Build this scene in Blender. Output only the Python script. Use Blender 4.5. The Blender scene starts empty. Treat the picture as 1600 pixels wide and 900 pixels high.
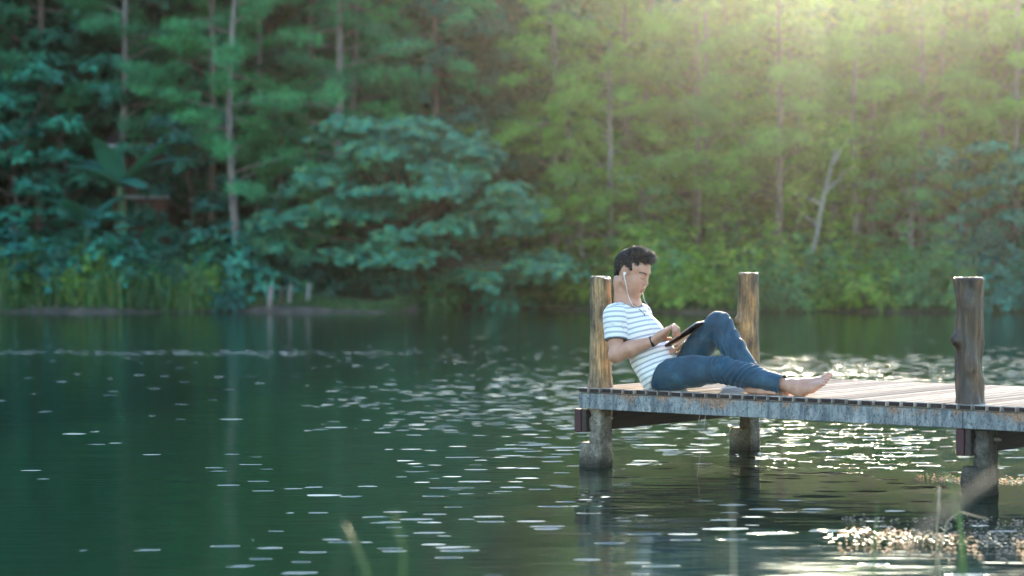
import bpy, math, random
import numpy as np
from mathutils import Vector, Matrix
from mathutils.bvhtree import BVHTree
C = bpy.context.scene
COL = C.collection
# ------------------------------------------------------------------ camera, world, sun, exposure
FPX, HOR, HC = 3200.0, 420.0, 1.033          # focal length in photo pixels, horizon row, eye height above the water
SUN_EL, SUN_AZ = math.radians(15.5), math.radians(9.5)   # azimuth measured from +Y towards +X
cam = bpy.data.cameras.new('camera'); camo = bpy.data.objects.new('camera', cam); COL.objects.link(camo)
camo.location = (0, 0, HC); camo.rotation_euler = (math.radians(90), 0, 0)
cam.sensor_width = 36; cam.lens = FPX / 1600 * 36; cam.shift_y = -(450 - HOR) / 1600
cam.clip_start = 0.05; cam.clip_end = 2000
cam.dof.use_dof = True; cam.dof.focus_distance = 10.3; cam.dof.aperture_fstop = 2.2
C.camera = camo
world = bpy.data.worlds.new("World"); C.world = world; world.use_nodes = True
wn = world.node_tree.nodes; bg = wn['Background']
sky = wn.new('ShaderNodeTexSky'); sky.sky_type = 'NISHITA'; sky.sun_disc = False
sky.sun_elevation = SUN_EL; sky.sun_rotation = SUN_AZ
sky.air_density = 1.3; sky.dust_density = .5; sky.ozone_density = 3.0
world.node_tree.links.new(sky.outputs[0], bg.inputs[0]); bg.inputs[1].default_value = 0.15
sl = bpy.data.lights.new('sun', 'SUN'); so = bpy.data.objects.new('sun', sl); COL.objects.link(so)
sl.energy = 5.0; sl.angle = math.radians(0.5); sl.color = (1.0, 0.85, 0.58)
sd = Vector((math.sin(SUN_AZ) * math.cos(SUN_EL), math.cos(SUN_AZ) * math.cos(SUN_EL), math.sin(SUN_EL)))
so.rotation_euler = sd.to_track_quat('Z', 'Y').to_euler(); so.location = (8, 60, 40)
vs = C.view_settings; vs.view_transform = 'Standard'; vs.look = 'None'; vs.exposure = 2.4; vs.gamma = 1.0
cy = C.cycles
cy.use_denoising = True; cy.max_bounces = 8; cy.diffuse_bounces = 3; cy.glossy_bounces = 3; cy.transmission_bounces = 4
cy.volume_bounces = 0; cy.caustics_reflective = False; cy.caustics_refractive = False
cy.sample_clamp_indirect = 6.0; cy.sample_clamp_direct = 45.0; cy.use_adaptive_sampling = True; cy.adaptive_threshold = 0.015

# ------------------------------------------------------------------ geometry of the place
AX, AY, DZ = 0.347, 10.67, 0.416             # near left corner of the deck, deck height
E = np.array([0.785, -0.620]); E /= np.linalg.norm(E)
N = np.array([-E[1], E[0]])
def tnz(t, n, z): return Vector((AX + t*E[0] + n*N[0], AY + t*E[1] + n*N[1], z))
def to_world(P):
    P = np.asarray(P, float)
    out = np.empty_like(P)
    out[:, 0] = AX + P[:, 0]*E[0] + P[:, 1]*N[0]; out[:, 1] = AY + P[:, 0]*E[1] + P[:, 1]*N[1]; out[:, 2] = P[:, 2]
    return out
def J(px, py, n):
    """point where the sight line of a photo pixel meets the upright plane n (parallel to the deck edge); returns (t, n, z)"""
    dx, dz = (px-800)/FPX, -(py-HOR)/FPX
    s = (n + N[0]*AX + N[1]*AY) / (N[0]*dx + N[1])
    X, Y = s*dx, s
    return np.array([(X-AX)*E[0] + (Y-AY)*E[1], n, HC + s*dz])
def at(px, py, Y): return Vector(((px-800)/FPX*Y, Y, HC-(py-HOR)/FPX*Y))

# ------------------------------------------------------------------ object helpers
def tag(o, label=None, cat=None, group=None, kind=None):
    if label: o['label'] = label
    if cat: o['category'] = cat
    if group: o['group'] = group
    if kind: o['kind'] = kind
    return o
def empty(name, loc, label, cat, group=None, rz=0):
    o = bpy.data.objects.new(name, None); COL.objects.link(o); o.location = loc; o.rotation_euler = (0, 0, rz)
    o.empty_display_size = 0.1
    return tag(o, label, cat, group)
def mesh_obj(name, V, F, mat, parent=None, smooth=True, mats=None, fmat=None, world_space=True):
    me = bpy.data.meshes.new(name)
    me.from_pydata([tuple(v) for v in V], [], [tuple(f) for f in F]); me.update()
    for m in (mats or [mat]): me.materials.append(m)
    if fmat is not None: me.polygons.foreach_set('material_index', np.asarray(fmat, np.int32))
    me.polygons.foreach_set('use_smooth', np.full(len(me.polygons), smooth, bool))
    o = bpy.data.objects.new(name, me); COL.objects.link(o)
    if parent is not None:
        o.parent = parent
        if world_space: o.matrix_parent_inverse = parent_inv(parent)
    return o
def parent_inv(p):
    M = Matrix.Translation(p.location) @ p.rotation_euler.to_matrix().to_4x4()
    return M.inverted()
def fast_mesh(name, V, F4, mat, smooth=False):
    """V (n,3), F (m,3 or 4) numpy"""
    V = np.ascontiguousarray(V, np.float32); F4 = np.ascontiguousarray(F4, np.int32)
    k = F4.shape[1]; me = bpy.data.meshes.new(name)
    me.vertices.add(len(V)); me.vertices.foreach_set('co', V.ravel())
    me.loops.add(F4.size); me.loops.foreach_set('vertex_index', F4.ravel())
    me.polygons.add(len(F4)); me.polygons.foreach_set('loop_start', np.arange(0, F4.size, k, dtype=np.int32))
    me.polygons.foreach_set('loop_total', np.full(len(F4), k, np.int32))
    me.polygons.foreach_set('use_smooth', np.full(len(F4), smooth, bool))
    me.update(calc_edges=True); me.validate()
    me.materials.append(mat)
    return me
class MB:
    """collects shapes into one mesh"""
    def __init__(s): s.V = []; s.F = []; s.M = []
    def add(s, V, F, m=0):
        b = len(s.V); s.V += [tuple(v) for v in V]; s.F += [tuple(i+b for i in f) for f in F]; s.M += [m]*len(F)
    def box_tn(s, t0, t1, n0, n1, z0, z1, m=0, bev=0.0, mtop=None, mend=None, jit=0, rnd=None):
        """bevelled box in deck coordinates"""
        if bev <= 0:
            c = [(t, n, z) for z in (z0, z1) for n in (n0, n1) for t in (t0, t1)]
            F = [(0,2,3,1),(4,5,7,6),(0,1,5,4),(2,6,7,3),(0,4,6,2),(1,3,7,5)]
            s.add(to_world(c), F, m); return
        b = bev; ring = []
        for n, q in ((n0, b), (n0+b, 0), (n1-b, 0), (n1, b)):
            ring.append([(t0+q, n, z0+b+q*0), (t0+q+b, n, z0+q), (t1-q-b, n, z0+q), (t1-q, n, z0+b+q*0),
                         (t1-q, n, z1-b), (t1-q-b, n, z1-q), (t0+q+b, n, z1-q), (t0+q, n, z1-b)])
        V = [p for r in ring for p in r]
        F = []; 
        for k in range(3):
            for i in range(8):
                j = (i+1) % 8
                F.append((k*8+i, k*8+j, (k+1)*8+j, (k+1)*8+i))
        b0 = len(s.V)
        s.add(to_world(V), F, m)
        s.add(to_world(ring[0][::-1]), [tuple(range(8))], m if mend is None else mend)
        s.add(to_world(ring[3]), [tuple(range(8))], m if mend is None else mend)
    def tube(s, pts, rad, sides=8, m=0, caps=True):
        pts = [Vector(p) for p in pts]; n = len(pts)
        if not hasattr(rad, '__len__'): rad = [rad]*n
        if len(rad) != n: rad = [float(x) for x in np.interp(np.linspace(0, 1, n), np.linspace(0, 1, len(rad)), rad)]
        V = []; up = None
        for i, p in enumerate(pts):
            d = (pts[min(i+1, n-1)] - pts[max(i-1, 0)]).normalized()
            if up is None:
                up = Vector((0, 0, 1)) if abs(d.z) < .9 else Vector((1, 0, 0))
            a = d.cross(up).normalized(); up = a.cross(d).normalized()
            for k in range(sides):
                w = 2*math.pi*k/sides
                V.append(p + (a*math.cos(w) + up*math.sin(w))*rad[i])
        F = []
        for i in range(n-1):
            for k in range(sides):
                k2 = (k+1) % sides
                F.append((i*sides+k, i*sides+k2, (i+1)*sides+k2, (i+1)*sides+k))
        if caps: F.append(tuple(range(sides))[::-1]); F.append(tuple((n-1)*sides+k for k in range(sides)))
        s.add(V, F, m)
    def obj(s, name, mat, parent=None, smooth=False, mats=None):
        return mesh_obj(name, s.V, s.F, mat, parent, smooth, mats, s.M)

# ------------------------------------------------------------------ materials
def new_mat(name):
    m = bpy.data.materials.new(name); m.use_nodes = True; nt = m.node_tree
    return m, nt, nt.nodes, nt.links, nt.nodes['Principled BSDF']
def ramp(n, stops, interp='LINEAR'):
    r = n.new('ShaderNodeValToRGB'); r.color_ramp.interpolation = interp
    while len(r.color_ramp.elements) < len(stops): r.color_ramp.elements.new(0.5)
    for e, (p, c) in zip(r.color_ramp.elements, stops):
        e.position = p; e.color = (*c, 1) if len(c) == 3 else c
    return r
def tex_noise(n, l, scale, coord, detail=4, rough=.55, vscale=None, dist=0):
    t = n.new('ShaderNodeTexNoise'); t.inputs['Scale'].default_value = scale; t.inputs['Detail'].default_value = detail
    t.inputs['Roughness'].default_value = rough; t.inputs['Distortion'].default_value = dist
    if vscale is not None:
        mp = n.new('ShaderNodeMapping'); mp.inputs['Scale'].default_value = vscale; l.new(coord, mp.inputs[0]); coord = mp.outputs[0]
    l.new(coord, t.inputs['Vector']); return t
def mixc(n, l, fac, a, b, mode='MIX'):
    m = n.new('ShaderNodeMix'); m.data_type = 'RGBA'; m.blend_type = mode
    def put(s, v):
        if hasattr(v, 'links') or hasattr(v, 'is_linked'): l.new(v, s)
        else: s.default_value = (*v, 1) if hasattr(v, '__len__') else v
    put(m.inputs[0], fac); put(m.inputs[6], a); put(m.inputs[7], b)
    return m.outputs[2]
def bump(n, l, h, strength, dist, p, prev=None):
    b = n.new('ShaderNodeBump'); b.inputs['Strength'].default_value = strength; b.inputs['Distance'].default_value = dist
    l.new(h, b.inputs['Height'])
    if prev is not None: l.new(prev, b.inputs['Normal'])
    if p is not None: l.new(b.outputs[0], p.inputs['Normal'])
    return b.outputs[0]
def simple(name, col, rough=.5, metal=0, spec=None):
    m, nt, n, l, p = new_mat(name)
    p.inputs['Base Color'].default_value = (*col, 1); p.inputs['Roughness'].default_value = rough; p.inputs['Metallic'].default_value = metal
    if spec is not None: p.inputs['Specular IOR Level'].default_value = spec
    return m
# ------------------------------------------------------------------ the setting: terrain and lake
def smooth(a, b, x): t = np.clip((x-a)/(b-a), 0, 1); return t*t*(3-2*t)
def shore(x):
    x = np.asarray(x, float)
    return 48.3 + 3.9*smooth(-3.0, -1.9, x)*(1-smooth(.5, 4.0, x)) + .45*np.sin(x*.9+1) + .2*np.sin(x*2.7) + .0*x
def ground(x, y):
    x = np.asarray(x, float); y = np.asarray(y, float); d = y - shore(x)
    left = 1-smooth(-6, -1, x)
    z = -1.2 + 1.2*smooth(-3, 0, d) + .16*smooth(0, .5, d) + .05*np.clip(d, 0, 3) + (.26+.10*left)*np.clip(d-3, 0, 9) + .05*np.clip(d-12, 0, 30)
    z = z + .35*left*smooth(-12, -9, -np.abs(x+11))*0
    shade_hill = 1-smooth(7.5, 13, x)  # unseen rise added behind the wood to keep sun off the left haze
    z = z + shade_hill*20.5*smooth(15, 42, d) + (1-shade_hill)*5.8*smooth(14, 21, d)
    return z + .06*np.sin(x*1.3+y*.7)*(d > 0)
def mat_soil():
    m, nt, n, l, p = new_mat('forest_floor'); tc = n.new('ShaderNodeTexCoord')
    a = tex_noise(n, l, 1.2, tc.outputs['Object'], 6, .65); r = ramp(n, [(.3, (.012, .014, .007)), (.5, (.03, .035, .014)), (.7, (.08, .06, .035))]); l.new(a.outputs[0], r.inputs[0])
    l.new(r.outputs[0], p.inputs['Base Color']); p.inputs['Roughness'].default_value = .95; return m
def make_ground():
    xs = np.concatenate([np.linspace(-400, -32, 20), np.linspace(-30, 30, 181), np.linspace(32, 400, 20)])
    ys = np.concatenate([np.linspace(-300, 40, 12), np.linspace(42, 70, 120), np.linspace(72, 130, 24), [200, 400]])
    X, Y = np.meshgrid(xs, ys, indexing='ij'); Z = ground(X, Y); Z = np.where(Y > 110, np.maximum(Z - (Y-110)*.3, -2), Z)
    V = np.stack([X, Y, Z], -1).reshape(-1, 3); ny = len(ys); i, j = np.meshgrid(np.arange(len(xs)-1), np.arange(ny-1), indexing='ij'); a = (i*ny+j).ravel()
    me = fast_mesh('ground', V, np.stack([a, a+ny, a+ny+1, a+1], 1), mat_soil(), True); o = bpy.data.objects.new('ground', me); COL.objects.link(o); return tag(o, kind='structure')
make_ground()
def pale_shore():
    """the strip of bare earth at the water's edge"""
    m, nt, n, l, p = new_mat('bare_earth'); tc = n.new('ShaderNodeTexCoord'); a = tex_noise(n, l, 3, tc.outputs['Object'], 5); r = ramp(n, [(.35, (.03, .024, .018)), (.65, (.10, .075, .055))]); l.new(a.outputs[0], r.inputs[0]); l.new(r.outputs[0], p.inputs['Base Color']); p.inputs['Roughness'].default_value = .9
    xs = np.linspace(-30, 30, 301); V = []; 
    for x in xs:
        s = shore(x)
        for q, d in enumerate((-.25, .05, .32+.12*math.sin(x*5)+.1*math.sin(x*11), .5)):
            V.append((x, s+d, float(ground(x, s+d)) + (.012 if q < 3 else -.02)))
    F = [(i*4+k, (i+1)*4+k, (i+1)*4+k+1, i*4+k+1) for i in range(300) for k in range(3)]
    tag(mesh_obj('shore', V, F, m), kind='structure')
pale_shore()

def mat_water():
    g = bpy.data.node_groups.new('wave_height', 'ShaderNodeTree')
    g.interface.new_socket('Vector', in_out='INPUT', socket_type='NodeSocketVector'); g.interface.new_socket('Height', in_out='OUTPUT', socket_type='NodeSocketFloat')
    n, l = g.nodes, g.links; gi = n.new('NodeGroupInput'); go = n.new('NodeGroupOutput'); co = gi.outputs[0]
    def math_(op, a, b=None, c=None):
        m = n.new('ShaderNodeMath'); m.operation = op
        for i, v in enumerate((a, b, c)):
            if v is None: continue
            if hasattr(v, 'is_linked'): l.new(v, m.inputs[i])
            else: m.inputs[i].default_value = v
        return m.outputs[0]
    def ns(scale, vs, detail=0, off=(0, 0, 0)):
        mp = n.new('ShaderNodeMapping'); mp.inputs['Scale'].default_value = vs; mp.inputs['Location'].default_value = off; l.new(co, mp.inputs[0])
        t = n.new('ShaderNodeTexNoise'); t.noise_dimensions = '2D'; t.inputs['Scale'].default_value = scale; t.inputs['Detail'].default_value = detail; t.inputs['Roughness'].default_value = .5
        l.new(mp.outputs[0], t.inputs['Vector']); return t.outputs[0]
    def sstep(v, a, b):
        m = n.new('ShaderNodeMapRange'); m.interpolation_type = 'SMOOTHSTEP'; m.inputs[1].default_value = a; m.inputs[2].default_value = b; l.new(v, m.inputs[0]); return m.outputs[0]
    sp = n.new('ShaderNodeSeparateXYZ'); l.new(co, sp.inputs[0]); X, Y = sp.outputs[0], sp.outputs[1]
    def patch(cx, cy_, rx, ry, soft=.35):
        a = math_('DIVIDE', math_('SUBTRACT', X, cx), rx); b = math_('DIVIDE', math_('SUBTRACT', Y, cy_), ry)
        r = math_('SQRT', math_('ADD', math_('MULTIPLY', a, a), math_('MULTIPLY', b, b)))
        r = math_('ADD', r, math_('MULTIPLY', math_('SUBTRACT', wob, .5), 1.2))
        return sstep(r, 1.0+soft, 1.0-soft)
    wob = ns(.9, (1, .6, 1), 2, (7, 3, 0))
    swell = math_('MULTIPLY', ns(1.3, (1, 1.7, 1), 1), WAVE[0])
    rip = math_('MULTIPLY', ns(1.0, (2.6, 13, 1), 1, (3, 9, 0)), WAVE[1])
    # separate little wavelets: one low bump in some cells of a random lattice, more of them where the breeze touches the water
    dens = .014
    for (cx, cy_, rx, ry, soft, k) in ((0, 16.0, 1.25, 3.0, .6, .30), (2.3, 12.6, 2.6, 2.2, .5, .28), (4.2, 20.8, 3.8, 3.2, .5, .30), (.35, 8.8, 1.3, 2.3, .6, .15), (-.5, 24.0, 4.0, 2.6, .6, .025), (-4.3, 25.2, 2.9, .6, .6, .55), (2.2, 9.6, 1.0, 1.0, .6, .05)):
        dens = math_('ADD', math_('MULTIPLY', patch(cx, cy_, rx, ry, soft), k), dens)
    wave = None
    for (sc, r0, hgt, f) in ((4.3, .27, WAVE[2], .6), (8.3, .34, WAVE[2], 1.25)):
        mp = n.new('ShaderNodeMapping'); mp.inputs['Scale'].default_value = (.75, 1.4, 1); mp.inputs['Location'].default_value = (sc, 2*sc, 0); th_ = .55 + sc*.11; mp.inputs['Rotation'].default_value = (0, 0, th_); l.new(co, mp.inputs[0])
        v = n.new('ShaderNodeTexVoronoi'); v.voronoi_dimensions = '2D'; v.inputs['Scale'].default_value = sc; v.inputs['Randomness'].default_value = 1.0; l.new(mp.outputs[0], v.inputs['Vector'])
        cs = n.new('ShaderNodeSeparateColor'); l.new(v.outputs['Color'], cs.inputs[0])
        rad = math_('MULTIPLY_ADD', cs.outputs[1], r0, r0*.55)
        q = math_('SUBTRACT', 1.0, math_('DIVIDE', v.outputs['Distance'], rad)); q = sstep(q, 0, .42)
        sy = n.new('ShaderNodeSeparateXYZ'); l.new(mp.outputs[0], sy.inputs[0]); sc2 = n.new('ShaderNodeSeparateXYZ'); l.new(v.outputs['Position'], sc2.inputs[0])
        dx_, dy_ = math_('SUBTRACT', sy.outputs[0], sc2.outputs[0]), math_('SUBTRACT', sy.outputs[1], sc2.outputs[1])
        ty = math_('DIVIDE', math_('SUBTRACT', math_('MULTIPLY', dy_, math.cos(th_)), math_('MULTIPLY', dx_, math.sin(th_))), 1.4); tx = math_('DIVIDE', math_('ADD', math_('MULTIPLY', dx_, math.cos(th_)), math_('MULTIPLY', dy_, math.sin(th_))), .75)
        slope = math_('MULTIPLY_ADD', cs.outputs[2], .16, hgt)
        q = math_('MULTIPLY', q, math_('ADD', math_('MULTIPLY', ty, slope), math_('MULTIPLY', tx, math_('MULTIPLY', math_('SUBTRACT', .45, cs.outputs[1]), .12))))
        on = math_('LESS_THAN', cs.outputs[0], math_('MULTIPLY', dens, f))
        w1 = math_('MULTIPLY', q, on); wave = w1 if wave is None else math_('ADD', wave, w1)
    p2 = patch(1.75, 7.9, .50, .27, .5); p3 = patch(2.6, 9.95, .7, .14, .5)
    mp = n.new('ShaderNodeMapping'); mp.inputs['Scale'].default_value = (1, 1.1, 1); l.new(co, mp.inputs[0]); mpd = mp; v = n.new('ShaderNodeTexVoronoi'); v.voronoi_dimensions = '2D'; v.inputs['Scale'].default_value = 34; l.new(mp.outputs[0], v.inputs['Vector'])
    cs = n.new('ShaderNodeSeparateColor'); l.new(v.outputs['Color'], cs.inputs[0]); q = sstep(math_('SUBTRACT', 1.0, math_('DIVIDE', v.outputs['Distance'], .38)), 0, .4)
    sy = n.new('ShaderNodeSeparateXYZ'); l.new(mpd.outputs[0], sy.inputs[0]); sc2 = n.new('ShaderNodeSeparateXYZ'); l.new(v.outputs['Position'], sc2.inputs[0]); q = math_('MULTIPLY', q, math_('SUBTRACT', sy.outputs[1], sc2.outputs[1]))
    c2 = math_('MULTIPLY', math_('MULTIPLY', q, math_('LESS_THAN', cs.outputs[0], math_('MULTIPLY', math_('ADD', p2, p3), .5))), WAVE[4])
    c1 = math_('MULTIPLY', ns(9, (1, 1.6, 1), 1, (1, 4, 0)), WAVE[3])
    tot = math_('ADD', math_('ADD', math_('ADD', swell, rip), wave), math_('ADD', c1, c2)); l.new(tot, go.inputs[0])

    m, nt, n, l, p = new_mat('lake_water'); n.remove(p); out = n['Material Output']
    geo = n.new('ShaderNodeNewGeometry'); D = .004; hs_ = []
    for off in ((0, 0, 0), (D, 0, 0), (0, D, 0)):
        v = n.new('ShaderNodeVectorMath'); v.operation = 'ADD'; v.inputs[1].default_value = off; l.new(geo.outputs['Position'], v.inputs[0])
        gg = n.new('ShaderNodeGroup'); gg.node_tree = g; l.new(v.outputs[0], gg.inputs[0]); hs_.append(gg.outputs[0])
    cb = n.new('ShaderNodeCombineXYZ'); cb.inputs[2].default_value = 1
    for i in (1, 2):
        a = n.new('ShaderNodeMath'); a.operation = 'SUBTRACT'; l.new(hs_[0], a.inputs[0]); l.new(hs_[i], a.inputs[1])
        b = n.new('ShaderNodeMath'); b.operation = 'DIVIDE'; l.new(a.outputs[0], b.inputs[0]); b.inputs[1].default_value = D; l.new(b.outputs[0], cb.inputs[i-1])
    nv = n.new('ShaderNodeVectorMath'); nv.operation = 'NORMALIZE'; l.new(cb.outputs[0], nv.inputs[0])
    fr = n.new('ShaderNodeFresnel'); fr.inputs['IOR'].default_value = 1.33; l.new(nv.outputs[0], fr.inputs['Normal'])
    gl = n.new('ShaderNodeBsdfGlossy'); gl.distribution = 'BECKMANN'; gl.inputs['Roughness'].default_value = .11; gl.inputs['Color'].default_value = (.95, 1, .98, 1); l.new(nv.outputs[0], gl.inputs['Normal'])
    df = n.new('ShaderNodeBsdfDiffuse'); df.inputs['Color'].default_value = (.0035, .018, .0115, 1)
    mx = n.new('ShaderNodeMixShader'); l.new(fr.outputs[0], mx.inputs[0]); l.new(df.outputs[0], mx.inputs[1]); l.new(gl.outputs[0], mx.inputs[2]); l.new(mx.outputs[0], out.inputs['Surface'])
    return m
WAVE = (.007, .0020, .13, .0006, .09)
xs = [-400, 400]; ys = [-300, 56]
tag(mesh_obj('lake_water', [(-400, -300, 0), (400, -300, 0), (400, 56, 0), (-400, 56, 0)], [(0, 1, 2, 3)], mat_water(), smooth=False), kind='structure')
# ------------------------------------------------------------------ pier materials
def mat_deck():
    m, nt, n, l, p = new_mat('deck_wood'); g = n.new('ShaderNodeNewGeometry'); tc = n.new('ShaderNodeTexCoord')
    mp = n.new('ShaderNodeMapping'); mp.inputs['Rotation'].default_value = (0, 0, -math.atan2(N[1], N[0])); l.new(tc.outputs['Object'], mp.inputs[0])
    t = tex_noise(n, l, 1.0, mp.outputs[0], 5, .6, (6, 90, 60))
    r = ramp(n, [(.25, (.24, .20, .175)), (.5, (.42, .37, .33)), (.8, (.56, .51, .465))]); l.new(t.outputs[0], r.inputs[0])
    rr = ramp(n, [(0, (.6, .58, .57)), (1, (1.12, 1.08, 1.04))]); l.new(g.outputs['Random Per Island'], rr.inputs[0])
    l.new(mixc(n, l, 1.0, r.outputs[0], rr.outputs[0], 'MULTIPLY'), p.inputs['Base Color'])
    p.inputs['Roughness'].default_value = .8; p.inputs['Specular IOR Level'].default_value = .0
    bump(n, l, t.outputs[0], .4, .003, p); return m
M_DECK = mat_deck()
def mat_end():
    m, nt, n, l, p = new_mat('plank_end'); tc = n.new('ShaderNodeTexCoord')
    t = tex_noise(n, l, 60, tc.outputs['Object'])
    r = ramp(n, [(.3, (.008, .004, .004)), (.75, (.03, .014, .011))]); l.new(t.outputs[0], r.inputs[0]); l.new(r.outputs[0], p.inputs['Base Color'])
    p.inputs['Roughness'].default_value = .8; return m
M_END = mat_end()
def mat_beam():
    m, nt, n, l, p = new_mat('blue_painted_beam'); tc = n.new('ShaderNodeTexCoord')
    mp = n.new('ShaderNodeMapping'); mp.inputs['Rotation'].default_value = (0, 0, -math.atan2(E[1], E[0])); l.new(tc.outputs['Object'], mp.inputs[0]); co = mp.outputs[0]
    streak = tex_noise(n, l, 1, co, 6, .75, (22, 22, 4.0), .5); blot = tex_noise(n, l, 9, co, 6, .7); fine = tex_noise(n, l, 120, co, 4, .7, (1, 1, .7)); big = tex_noise(n, l, 1.6, co, 2, .5)
    base = ramp(n, [(.3, (.15, .165, .165)), (.55, (.27, .285, .28)), (.75, (.41, .41, .385))]); l.new(blot.outputs[0], base.inputs[0])
    sr = ramp(n, [(.44, (0, 0, 0)), (.60, (1, 1, 1))]); l.new(streak.outputs[0], sr.inputs[0])
    c1 = mixc(n, l, sr.outputs[0], base.outputs[0], (.085, .10, .115))
    rust = tex_noise(n, l, 1, co, 6, .7, (14, 14, 7)); rr = ramp(n, [(.56, (0, 0, 0)), (.66, (1, 1, 1))])
    sep = n.new('ShaderNodeSeparateXYZ'); l.new(tc.outputs['Object'], sep.inputs[0])
    top = n.new('ShaderNodeMapRange'); top.inputs[1].default_value = DZ-.12; top.inputs[2].default_value = DZ-.02; top.inputs[3].default_value = -.10; top.inputs[4].default_value = .12; l.new(sep.outputs[2], top.inputs[0])
    ad = n.new('ShaderNodeMath'); ad.operation = 'ADD'; l.new(rust.outputs[0], ad.inputs[0]); l.new(top.outputs[0], ad.inputs[1]); l.new(ad.outputs[0], rr.inputs[0])
    rc = ramp(n, [(.3, (.16, .07, .04)), (.7, (.40, .24, .15))]); l.new(fine.outputs[0], rc.inputs[0])
    c2 = mixc(n, l, rr.outputs[0], c1, rc.outputs[0])
    fr = ramp(n, [(.36, (.10, .07, .05)), (.46, (1, 1, 1))]); l.new(fine.outputs[0], fr.inputs[0])
    c3 = mixc(n, l, .85, c2, fr.outputs[0], 'MULTIPLY')
    l.new(c3, p.inputs['Base Color']); p.inputs['Roughness'].default_value = .6
    bump(n, l, fine.outputs[0], .5, .002, p); return m
M_BEAM = mat_beam()
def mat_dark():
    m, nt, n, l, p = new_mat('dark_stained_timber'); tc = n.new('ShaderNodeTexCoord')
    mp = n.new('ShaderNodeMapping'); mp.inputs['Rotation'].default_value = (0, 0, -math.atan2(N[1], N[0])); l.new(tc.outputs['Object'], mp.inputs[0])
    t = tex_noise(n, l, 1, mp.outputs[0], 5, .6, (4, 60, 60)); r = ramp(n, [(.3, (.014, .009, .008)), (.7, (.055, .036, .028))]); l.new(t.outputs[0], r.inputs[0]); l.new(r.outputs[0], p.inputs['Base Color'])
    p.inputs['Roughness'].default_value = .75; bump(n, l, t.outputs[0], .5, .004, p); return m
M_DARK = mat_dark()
M_MAROON = simple('maroon_painted_timber', (.045, .008, .010), .6)
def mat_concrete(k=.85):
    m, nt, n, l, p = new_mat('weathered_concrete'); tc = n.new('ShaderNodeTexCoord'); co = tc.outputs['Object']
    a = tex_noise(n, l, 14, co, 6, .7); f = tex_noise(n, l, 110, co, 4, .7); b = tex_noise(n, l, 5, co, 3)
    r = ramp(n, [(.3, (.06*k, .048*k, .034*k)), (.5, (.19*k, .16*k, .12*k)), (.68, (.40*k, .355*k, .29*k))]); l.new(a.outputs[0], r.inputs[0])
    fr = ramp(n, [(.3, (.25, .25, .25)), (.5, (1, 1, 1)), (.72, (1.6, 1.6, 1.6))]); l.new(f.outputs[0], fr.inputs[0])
    c = mixc(n, l, .8, r.outputs[0], fr.outputs[0], 'MULTIPLY')
    sep = n.new('ShaderNodeSeparateXYZ'); l.new(co, sep.inputs[0])
    w = n.new('ShaderNodeMapRange'); w.inputs[1].default_value = .012; w.inputs[2].default_value = .075; l.new(sep.outputs[2], w.inputs[0])
    wet = ramp(n, [(0, (.16, .17, .13)), (1, (1, 1, 1))]); l.new(w.outputs[0], wet.inputs[0])
    l.new(mixc(n, l, 1, c, wet.outputs[0], 'MULTIPLY'), p.inputs['Base Color'])
    p.inputs['Roughness'].default_value = .85; bump(n, l, f.outputs[0], .7, .006, p); return m
M_CONC = mat_concrete(); M_CONC_SHADE = mat_concrete(.33)  # second copy is darkened to put the right pile's shade into its colour
def mat_log(name, dark, mid, light, rough=.55, grey=(.34, .31, .28)):
    m, nt, n, l, p = new_mat(name); tc = n.new('ShaderNodeTexCoord'); co = tc.outputs['Object']
    g = tex_noise(n, l, 1, co, 6, .7, (70, 70, 5), .3); b = tex_noise(n, l, 1, co, 4, .6, (14, 14, 6)); w = tex_noise(n, l, 1, co, 5, .7, (160, 160, 12))
    r = ramp(n, [(.28, dark), (.5, mid), (.75, light)]); l.new(g.outputs[0], r.inputs[0])
    br = ramp(n, [(.38, (.20, .17, .16)), (.52, (.85, .85, .85)), (.64, (1.6, 1.5, 1.35))]); l.new(b.outputs[0], br.inputs[0])
    c = mixc(n, l, 1, r.outputs[0], br.outputs[0], 'MULTIPLY')
    gr = ramp(n, [(.56, (0, 0, 0)), (.70, (1, 1, 1))]); big = tex_noise(n, l, 1, co, 5, .7, (9, 9, 3.4), .6); l.new(big.outputs[0], gr.inputs[0])
    c = mixc(n, l, gr.outputs[0], c, grey)
    wr = ramp(n, [(.30, (.12, .10, .09)), (.42, (1, 1, 1))]); l.new(w.outputs[0], wr.inputs[0])
    l.new(mixc(n, l, .9, c, wr.outputs[0], 'MULTIPLY'), p.inputs['Base Color'])
    p.inputs['Roughness'].default_value = rough
    b1 = bump(n, l, g.outputs[0], .8, .008, None); bump(n, l, w.outputs[0], .6, .003, p, b1); return m
M_LOGA = mat_log('pale_brown_log', (.05, .028, .012), (.27, .165, .075), (.48, .35, .20))
M_LOGB = mat_log('golden_brown_log', (.030, .015, .006), (.20, .105, .036), (.42, .27, .12), .5, (.26, .20, .13))
M_LOGC = mat_log('dark_varnished_log', (.005, .003, .002), (.042, .020, .009), (.16, .085, .040), .38, (.060, .040, .026))
M_LOGTOP = simple('cut_log_top', (.42, .36, .30), .8)

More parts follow.
